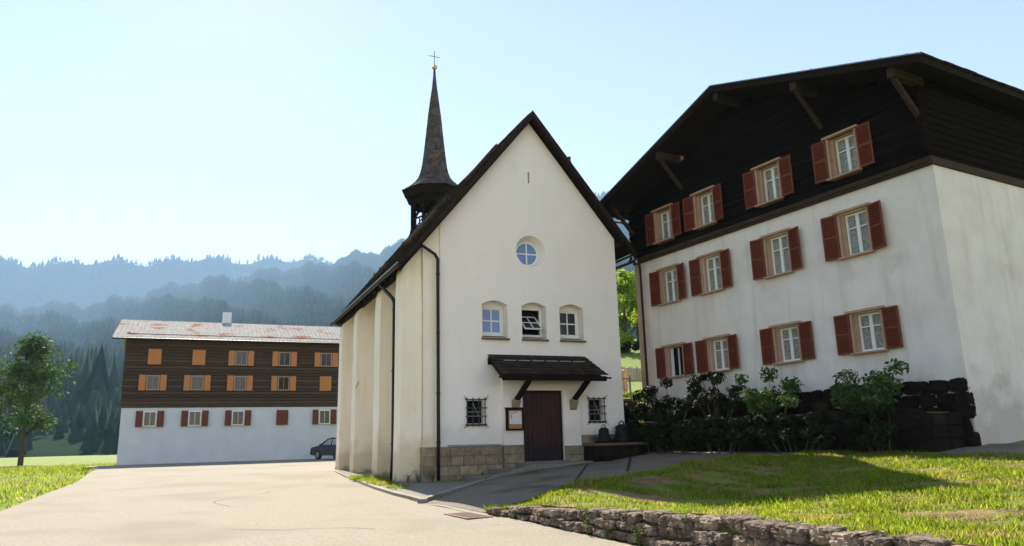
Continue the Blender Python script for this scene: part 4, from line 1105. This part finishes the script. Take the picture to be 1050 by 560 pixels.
# ================================================================== grass and weeds
def blades(n, sampler, hfun, seed, lo=.05, hi=.15, w=.009):
    r = np.random.default_rng(seed); V = np.zeros((n, 3, 3), np.float32); rs = random.Random(seed); k = 0
    while k < n:
        x, y, hs = sampler(rs)
        z = hfun(x, y) - .01; a = rs.uniform(0, 6.28); H = rs.uniform(lo, hi) * hs; ln = rs.uniform(.2, .9) * H; b = rs.uniform(0, 6.28)
        ww = w * rs.uniform(.7, 1.4)
        V[k] = [(x - ww * math.cos(a), y - ww * math.sin(a), z), (x + ww * math.cos(a), y + ww * math.sin(a), z), (x + ln * math.cos(b), y + ln * math.sin(b), z + H)]; k += 1
    return V.reshape(-1, 3), np.arange(3 * n).reshape(n, 3)
bx0, bx1, by0, by1 = -1.8, 8.4, -19.5, -7
def patch(x, y): return .5 + .5 * math.sin(x * 2.3 + math.sin(y * 1.1) * 2) * math.sin(y * 1.9 + math.sin(x * 1.7) * 1.5) + .25 * math.sin(x * 7 + y * 5)
def samp(rs):
    while True:
        y = by1 + (by0 - by1) * rs.random() ** 1.15; x = bx0 + (bx1 - bx0) * rs.random() ** 1.5
        if not inside((x, y), bank_poly): continue
        d = dpoly((x, y), CREST)[0]; p = patch(x, y)
        wd = x - wallx(y)
        if p < .35 and d > .45 and rs.random() > .30: continue
        if wd < .75 and rs.random() > .35: continue
        return x, y, (.35 + .75 * min(1, max(0, p))) * (1.25 if d < .4 else .9)
q, f = blades(95000, samp, bank, 5, .035, .12, .011)
tag(np_mesh('bank_grass', q, f, 'blade'), 'short green and straw coloured grass on the bank above the stone wall', 'grass', kind='stuff')
def samp2(rs):
    while True:
        t = rs.random(); y = -4.2 + 9.0 * t
        x = rs.uniform(-1.98, -1.32)
        p = math.sin(y * 2.1) + math.sin(y * 5.3 + 1)
        if rs.random() > .25 + .35 * p: continue
        if y < .2 and (y < -1.9 or rs.random() > .8): continue
        return x, y, .5 + .6 * rs.random()
pz = lambda x, y: kerbz(-2.1, y) + .02
q, f = blades(4500, samp2, pz, 6, .04, .16)
q2, f2 = blades(1200, lambda rs: (rs.uniform(-1.75, -1.25), 1.9 + rs.gauss(0, .4), .5 + rs.random()), pz, 8, .06, .2)
tag(np_mesh('kerb_grass', np.vstack([q, q2]), np.vstack([f, f2 + len(q)]), 'blade'), 'thin sunlit grass growing between the buttresses and the kerb', 'grass', kind='stuff')
# weeds
def weed(label, loc, h, mat, n, seed, group):
    rs = random.Random(seed); t = thing('weed_plant', label, 'weed', loc, rs.uniform(0, 6), group); m = MB(); V = []; F = []
    for k in range(n):
        a = rs.uniform(0, 6.28); r = rs.uniform(.1, .5) * h; tip = (r * math.cos(a), r * math.sin(a), h * rs.uniform(.5, 1))
        m.tube([(0, 0, -.03), (tip[0] * .4, tip[1] * .4, tip[2] * .6), tip], .004, 4, .002)
        for j in range(7):
            f_ = .25 + .75 * j / 6; p = Vector((tip[0] * f_, tip[1] * f_, tip[2] * f_)); b = rs.uniform(0, 6.28); s = rs.uniform(.02, .05) * (h / .3) ** .5
            d = Vector((math.cos(b), math.sin(b), rs.uniform(0, .5))) * s; n_ = Vector((-d.y, d.x, 0)) * .4
            i = len(V); V += [tuple(p), tuple(p + d * .5 + n_), tuple(p + d), tuple(p + d * .5 - n_)]; F.append((i, i + 1, i + 2, i + 3))
    m.build('stalks', 'weed', t); np_mesh('leaves', V, F, mat, t); return t
for i, (y, h, lab) in enumerate([(-11.4, .20, 'small weed at the road edge, farthest of those on the stone wall'), (-12.4, .30, 'bushy yellow green weed at the foot of the stone wall'), (-12.9, .24, 'weed between the lowest boulders, right of the bushiest one'), (-13.7, .30, 'tall weed leaning from the stone wall near the frame edge'), (-14.6, .22, 'weed sprouting high in the joints near the right end of the stone wall'), (-9.9, .16, 'tiny weed near the nose of the stone wall')]):
    x = wallx(y) + (.0 if i not in (4,) else .08); weed(lab, (x - .02, y, gz(x, y) + (.0 if i != 4 else .3)), h, 'blade', 9, 60 + i, 'weeds along the dry stone wall')
for i, (x, y, h, lab) in enumerate([(-.75, -.14, .55, 'tall leafy weed at the base of the corner buttress'), (-.35, -.25, .38, 'weed clump at the foot of the chapel plinth by the downpipe'), (-1.05, -.05, .30, 'low weed under the outer edge of the corner buttress'), (.9, -1.2, .16, 'small weed in the pavement joint by the first step')]):
    weed(lab, (x, y, .45 if x < .6 else .6), h, 'weed', 16, 80 + i, 'weeds at the foot of the chapel')
# dark damp litter at the wall foot
# ================================================================== LEFT CHALET and the parked car
LC = thing('log_chalet', 'brown log chalet with white ground floor and pale sheet roof at the far left', 'house', (-2.5, 38, .5))
X0, X1 = -9.5, 7.2
w_ = MB().box(X0, X1, 0, 9, -.3, 4.1).build('ground_floor_wall', 'cleanwhite', LC)
m = MB(); z = 4.1; random.seed(3)
cwin = [(c, zz) for c in (-7.6, -4.6, -1.6, 1.6, 4.8) for zz in (5.35, 7.25)]
while z < 9.3:
    m.beam((X0 - .1, .0 + random.uniform(-.02, .02), z + .12), (X1 + .1, random.uniform(-.02, .02), z + .12), .2, .225, bev=.04); m.box(X0 - .05, X0 + .1, .12, 9, z + .12, z + .32); m.box(X1 - .1, X1 + .05, .12, 9, z + .12, z + .32); z += .235
m.build('log_wall', 'brownlog', LC)
MB().box(X0 + .12, X1 - .12, .11, 8.9, 4.1, 9.3).build('log_core', 'brownlog', LC)
for c in (-7.6, -4.6, -1.6, 1.6, 4.8):
    for fl, zz in enumerate((2.75, 5.35, 7.25)):
        col = 'orangewood_sun' if fl else 'shutter'
        f = MB(); f.box(c - .45, c + .45, -.20, -.12, zz, zz + 1.1, .01); win = f.build('window', 'casing' if fl else 'white', LC)
        g = MB(); g.box(c - .36, c - .02, -.215, -.203, zz + .08, zz + 1.02); g.box(c + .02, c + .36, -.215, -.203, zz + .08, zz + 1.02); g.build('pane', 'glassdark', win)
        for s_ in (-1, 1):
            m = MB(); xa = c + s_ * (.70 if (int(c * 7 + zz * 5) % 4) else .22); m.box(xa - .22, xa + .22, -.24, -.19, zz - .02, zz + 1.12, .01)
            for k in range(4): m.box(xa - .22, xa + .22, -.25, -.24, zz + .1 + k * .26, zz + .14 + k * .26)
            m.build('shutter', col, win)
m = MB(); m.prism([(-.95, 9.0), (-.95, 9.12), (4.5, 11.2), (9.9, 9.1), (9.9, 9.0), (4.5, 11.05)], 'x', X0 - .9, X1 + .9)
rf2 = m.build('roof', 'sheetroof', LC); m = MB()
for k in range(60): m.box(X0 - .9 + k * .31, X0 - .88 + k * .31, -.95, -.90, 9.1, 9.15)
for k in range(60):
    xx = X0 - .9 + k * .31
    m.beam((xx, -.95, 9.14), (xx, 4.5, 11.22), .03, .035)
m.build('standing_seam', 'sheetroof', rf2)
MB().tube([(X0 - .9, -1.02, 9.0), (X1 + .9, -1.02, 9.0)], .07, 8).build('gutter', 'pipe', rf2)
MB().box(-3.0, -2.3, 5, 5.7, 10.5, 12.2, .02).build('chimney', 'cleanwhite', rf2)
# car parked in front of it, side on
def car(label, loc, rz_):
    c = thing('parked_car', label, 'car', loc, rz_)
    L = 4.5; prof = [(0, .35), (.02, .62), (.10, .85), (.95, .98), (1.75, 1.44), (2.2, 1.53), (3.3, 1.50), (4.15, 1.25), (4.42, 1.0), (4.5, .62), (4.47, .33), (3.95, .28), (.5, .28)]
    m = MB(); bm = m.bm; rings = []
    for (yy, ins, dz) in ((-.86, .10, 0), (-.90, .02, 0), (.90, .02, 0), (.86, .10, 0)):
        ring = []
        for (x, z) in prof:
            t = max(0, (z - .95) / .55); y = yy * (1 - .22 * t); ring.append(bm.verts.new((x - L / 2, y, z)))
        rings.append(ring)
    n = len(prof)
    for a, b in zip(rings, rings[1:]):
        for k in range(n): bm.faces.new((a[k], a[(k + 1) % n], b[(k + 1) % n], b[k]))
    bm.faces.new(rings[0]); bm.faces.new(rings[-1])
    m.build('body', 'carpaint', c)
    for sgn in (-1, 1):
        g = MB()
        for poly in ([(1.35, 1.02), (1.85, 1.38), (2.35, 1.45), (2.35, 1.02)], [(2.45, 1.02), (2.45, 1.45), (3.25, 1.42), (3.75, 1.22), (3.75, 1.04)]):
            vs = []
            for (x, z) in poly:
                t = max(0, (z - .95) / .55); vs.append(g.bm.verts.new((x - L / 2, sgn * (.905 * (1 - .22 * t)), z)))
            g.bm.faces.new(vs)
        g.build('side_window', 'carglass', c)
    for (poly, nm) in (((1.0, .99, 1.72, 1.41), 'windscreen'), ((3.45, 1.475, 4.12, 1.25), 'rear_window')):
        x0, z0, x1, z1 = poly; g = MB(); w0 = .88 * (1 - .22 * max(0, (z0 - .95) / .55)) - .08; w1 = .88 * (1 - .22 * max(0, (z1 - .95) / .55)) - .08
        g.quad((x0 - L / 2, -w0, z0 + .02), (x0 - L / 2, w0, z0 + .02), (x1 - L / 2, w1, z1 + .02), (x1 - L / 2, -w1, z1 + .02)); g.build(nm, 'carglass', c)
    for x in (.85, 3.65):
        for sgn in (-1, 1):
            w = MB(); w.lathe([(.30, -.10), (.335, -.07), (.335, .07), (.30, .10)], (0, 0, 0), 20)
            T = Matrix.Translation((x - L / 2, sgn * .80, .335)) @ Matrix.Rotation(math.pi / 2, 4, 'X'); bmesh.ops.transform(w.bm, matrix=T, verts=w.bm.verts)
            wo = w.build('wheel', 'tyre', c)
            w = MB(); w.lathe([(.21, -.105), (.20, -.11), (.05, -.112), (.05, .112), (.20, .11), (.21, .105)], (0, 0, 0), 16); bmesh.ops.transform(w.bm, matrix=T, verts=w.bm.verts); w.build('rim', 'alloy', wo)
    for sgn in (-1, 1):
        MB().box(-L / 2 - .01, -L / 2 + .12, sgn * .62 - .15, sgn * .62 + .15, .66, .80, .02).build('headlight', 'carglass', c)
        MB().box(L / 2 - .12, L / 2 + .0, sgn * .66 - .13, sgn * .66 + .13, .78, .95, .02).build('tail_light', 'taillight', c)
        MB().box(-L / 2 + 1.25, -L / 2 + 1.40, sgn * .98 - .08, sgn * .98 + .08, 1.0, 1.12, .02).build('wing_mirror', 'carpaint', c)
    MB().box(-L / 2 - .02, -L / 2 + .0, -.26, .26, .42, .53).build('number_plate', 'plate', c)
    m = MB(); m.box(-L / 2 - .015, -L / 2 + .02, -.4, .4, .56, .64, .005); m.build('grille', 'alloy', c)
    return c
car('dark car parked before the white ground floor of the far left chalet', (2.7, 33.0, gz(2.7, 33)), R_(-62))

def samp3(rs):
    while True:
        x = rs.uniform(-34, -10.8); y = -12 + 58 * rs.random() ** 1.2
        if not inside((x, y), road_poly): return x, y, .5 + .8 * rs.random() * (.6 + .4 * math.sin(x * .7 + y * .4))
q, f = blades(45000, samp3, lambda x, y: gz(x, y) - .07, 15, .10, .30, .022)
tag(np_mesh('meadow_grass', q, f, 'blade'), 'long green and straw coloured grass of the meadow left of the road', 'grass', kind='stuff')
# trees and a meadow edge on the left, outside the photographed strip but part of the valley
for i, (x, y, h, cr, mt) in enumerate([(-24, 34, 9, 3.4, 'leafmid'), (-31, 22, 8, 3.2, 'leafmid'), (-21, 56, 11, 4, 'leafmid')]):
    tree('leafy_tree', ['round green tree on the meadow left of the chalet', 'green tree farthest left on the meadow', 'tall green tree behind the meadow beyond the chalet'][i], 'tree', (x, y, gz(x, y) - .1), h, cr, mt, 5000, .2, 90 + i, group='trees on the left meadow', trunk=.4)

# ================================================================== hills with forest
CX_, CY_ = -7.03, -22.46
AZ = [-110, -60, -30, -7, 0, 8.6, 10.4, 12.7, 15.0, 20, 26, 29.4, 30.9, 32.3, 40, 56, 75, 110]
TE = [.16, .13, .12, .165, .205, .234, .246, .254, .270, .30, .335, .334, .329, .325, .335, .30, .24, .16]
AZF = [-110, -60, -30, -10, 0, 8.6, 10.4, 12.9, 16, 24, 60, 110]
TEF = [.14, .16, .19, .215, .236, .243, .242, .252, .235, .22, .2, .14]
def te(a, far=False):
    v = np.interp(a, AZF if far else AZ, TEF if far else TE); return v + .004 * np.sin(a * 1.9) + .002 * np.sin(a * 5.3 + 1)
def hillz(a, r, R, R0, k=1.0):
    s = np.clip((r - R0) / (R - R0), 0, 1); up = R * te(a, R > 4500) * k * (s ** 1.25)
    g = 1 + .05 * np.sin(a * .9 + r * .004) * (1 - s) * s * 4
    return np.where(r <= R, up * g, R * te(a, R > 4500) * k * (1 - .6 * np.clip((r - R) / 500, 0, 1))) - 2 * (1 - s)
def hill(name, R, R0, k, da):
    A = np.arange(-110, 110.1, 1.0); RR = np.concatenate([np.linspace(R0, R, 40), [R + 60, R + 160, R + 400]])
    V = []; 
    for r in RR:
        a = A + da; z = hillz(a, np.full_like(A, r), R, R0, k) + 1.6 * (r > R0)
        V.append(np.stack([CX_ + r * np.sin(np.radians(A)), CY_ + r * np.cos(np.radians(A)), z], 1))
    n = len(A); V = np.concatenate(V); F = [(j * n + i, j * n + i + 1, (j + 1) * n + i + 1, (j + 1) * n + i) for j in range(len(RR) - 1) for i in range(n - 1)]
    return tag(np_mesh(name, V, F, 'forestfloor', smooth=True), kind='structure')
hill('hillside', 3900, 220, 1.0, 0)
hill('far_mountain', 5300, 4200, 1.0, 0)
def forest(name, R, R0, k, da, n, amin, amax, rmin, label, sc=1.0, seed=1, rmax=None):
    r = np.random.default_rng(seed)
    a = r.uniform(amin, amax, n); rr = np.sqrt(r.uniform(rmin ** 2, (R + 30) ** 2, n))
    nr = n // 8; rr[:nr] = R + r.uniform(-60, 12, nr)
    if rmax: rr = r.uniform(rmin, rmax, n)
    keep = (np.sin(a * 1.1 + rr * .004) + np.sin(a * .7 - rr * .009) + r.normal(size=n) * .5) > -1.2
    a, rr = a[keep], rr[keep]; n = len(a)
    z = hillz(a + da, rr, R, R0, k) + 1.6 - 1
    h = r.uniform(11, 24, n) * sc; w = h * r.uniform(.16, .24, n); x = CX_ + rr * np.sin(np.radians(a)); y = CY_ + rr * np.cos(np.radians(a))
    S = 5; ang = np.arange(S) * 2 * np.pi / S
    V = np.zeros((n, 2 * (S + 1), 3), np.float32)
    for t, (zb, zt, wf) in enumerate(((.08, .68, 1.0), (.42, 1.0, .62))):
        jj = r.uniform(.75, 1.25, (n, S))
        V[:, t * (S + 1):t * (S + 1) + S, 0] = x[:, None] + w[:, None] * wf * jj * np.cos(ang + r.uniform(0, 6, (n, 1)))
        V[:, t * (S + 1):t * (S + 1) + S, 1] = y[:, None] + w[:, None] * wf * jj * np.sin(ang)
        V[:, t * (S + 1):t * (S + 1) + S, 2] = (z + h * zb)[:, None] + r.uniform(-1, 1, (n, S))
        V[:, t * (S + 1) + S, 0] = x; V[:, t * (S + 1) + S, 1] = y; V[:, t * (S + 1) + S, 2] = z + h * zt
    tri = np.array([(t * (S + 1) + i, t * (S + 1) + (i + 1) % S, t * (S + 1) + S) for t in (0, 1) for i in range(S)])
    F = (np.arange(n)[:, None, None] * (2 * (S + 1)) + tri[None]).reshape(-1, 3)
    return tag(np_mesh(name, V.reshape(-1, 3), F, 'conifer'), label, 'forest', kind='stuff')
forest('conifer_forest', 3900, 220, 1.0, 0, 75000, -38, 62, 400, 'hazy blue green conifer forest covering the near mountainside', 1.6)
forest('conifer_forest', 5300, 4200, 1.0, 0, 9000, -36, 14, 4900, 'paler far conifer forest on the distant ridge at left', 2.0, 2)

forest('mixed_forest', 3900, 220, 1.0, 0, 5200, -60, 62, 245, 'dark mixed forest at the foot of the mountainside beyond the meadow', .72, 3, 800)
# ================================================================== air, sky, sun, camera
HAZE = 0.00014
hz_ = MB().box(-6500, 6500, -1600, 6500, -60, 1420).build('haze', nmat('haze tmp', (1, 1, 1)))
mh = bpy.data.materials.new('haze air'); mh.use_nodes = True; nt = mh.node_tree
nt.nodes.remove(nt.nodes['Principled BSDF']); pv = nt.nodes.new('ShaderNodeVolumePrincipled')
pv.inputs['Color'].default_value = (.47, .71, 1.0, 1); pv.inputs['Density'].default_value = HAZE; pv.inputs['Anisotropy'].default_value = .0
nt.links.new(pv.outputs['Volume'], nt.nodes['Material Output'].inputs['Volume']); hz_.data.materials[0] = mh
tag(hz_, 'thin blue mountain haze filling the valley air', 'haze', kind='stuff')

SUN_EL = math.atan(1 / 1.2); SUN_AZ = R_(.6)   # azimuth: sun stands over +Y (behind the chapel)
w = bpy.data.worlds.new('World'); scene.world = w; w.use_nodes = True; nt = w.node_tree
sky = nt.nodes.new('ShaderNodeTexSky'); sky.sky_type = 'NISHITA'; sky.sun_disc = False
sky.sun_elevation = SUN_EL; sky.sun_rotation = SUN_AZ; sky.altitude = 1000; sky.air_density = 1.0; sky.dust_density = .1; sky.ozone_density = 1.2
wb = nt.nodes.new('ShaderNodeMix'); wb.data_type = 'RGBA'; wb.blend_type = 'MULTIPLY'; wb.inputs['Factor'].default_value = 1; wb.inputs['B'].default_value = (1.235, .965, .82, 1)
nt.links.new(sky.outputs['Color'], wb.inputs['A']); nt.links.new(wb.outputs['Result'], nt.nodes['Background'].inputs['Color']); nt.nodes['Background'].inputs['Strength'].default_value = .085
sl = bpy.data.lights.new('sun', 'SUN'); sl.energy = 4.4; sl.angle = R_(.5); sl.color = (1, .93, .80)
so = bpy.data.objects.new('sun', sl); COL.objects.link(so)
d = Vector((math.sin(SUN_AZ) * math.cos(SUN_EL), math.cos(SUN_AZ) * math.cos(SUN_EL), math.sin(SUN_EL)))
so.rotation_euler = d.to_track_quat('Z', 'Y').to_euler(); so.location = (0, 40, 60)
cam = bpy.data.cameras.new('camera'); co = bpy.data.objects.new('camera', cam); COL.objects.link(co); scene.camera = co
cam.sensor_fit = 'HORIZONTAL'; cam.sensor_width = 36; cam.lens = 36 * 757 / 1050; cam.clip_end = 14000; cam.clip_start = .1
f_ = 757.
X = Vector((1825., -125., -f_)).normalized(); Z = Vector((-85., 3330., -f_)); Z = (Z - X * Z.dot(X)).normalized(); Y = Z.cross(X)
co.matrix_world = Matrix.Translation((-7.032, -22.464, 1.6)) @ Matrix((X, Y, Z)).to_4x4()
scene.view_settings.view_transform = 'Standard'; scene.view_settings.look = 'None'; scene.view_settings.gamma = 1
scene.view_settings.exposure = 1.75
scene.cycles.volume_bounces = 1; scene.cycles.max_bounces = 6
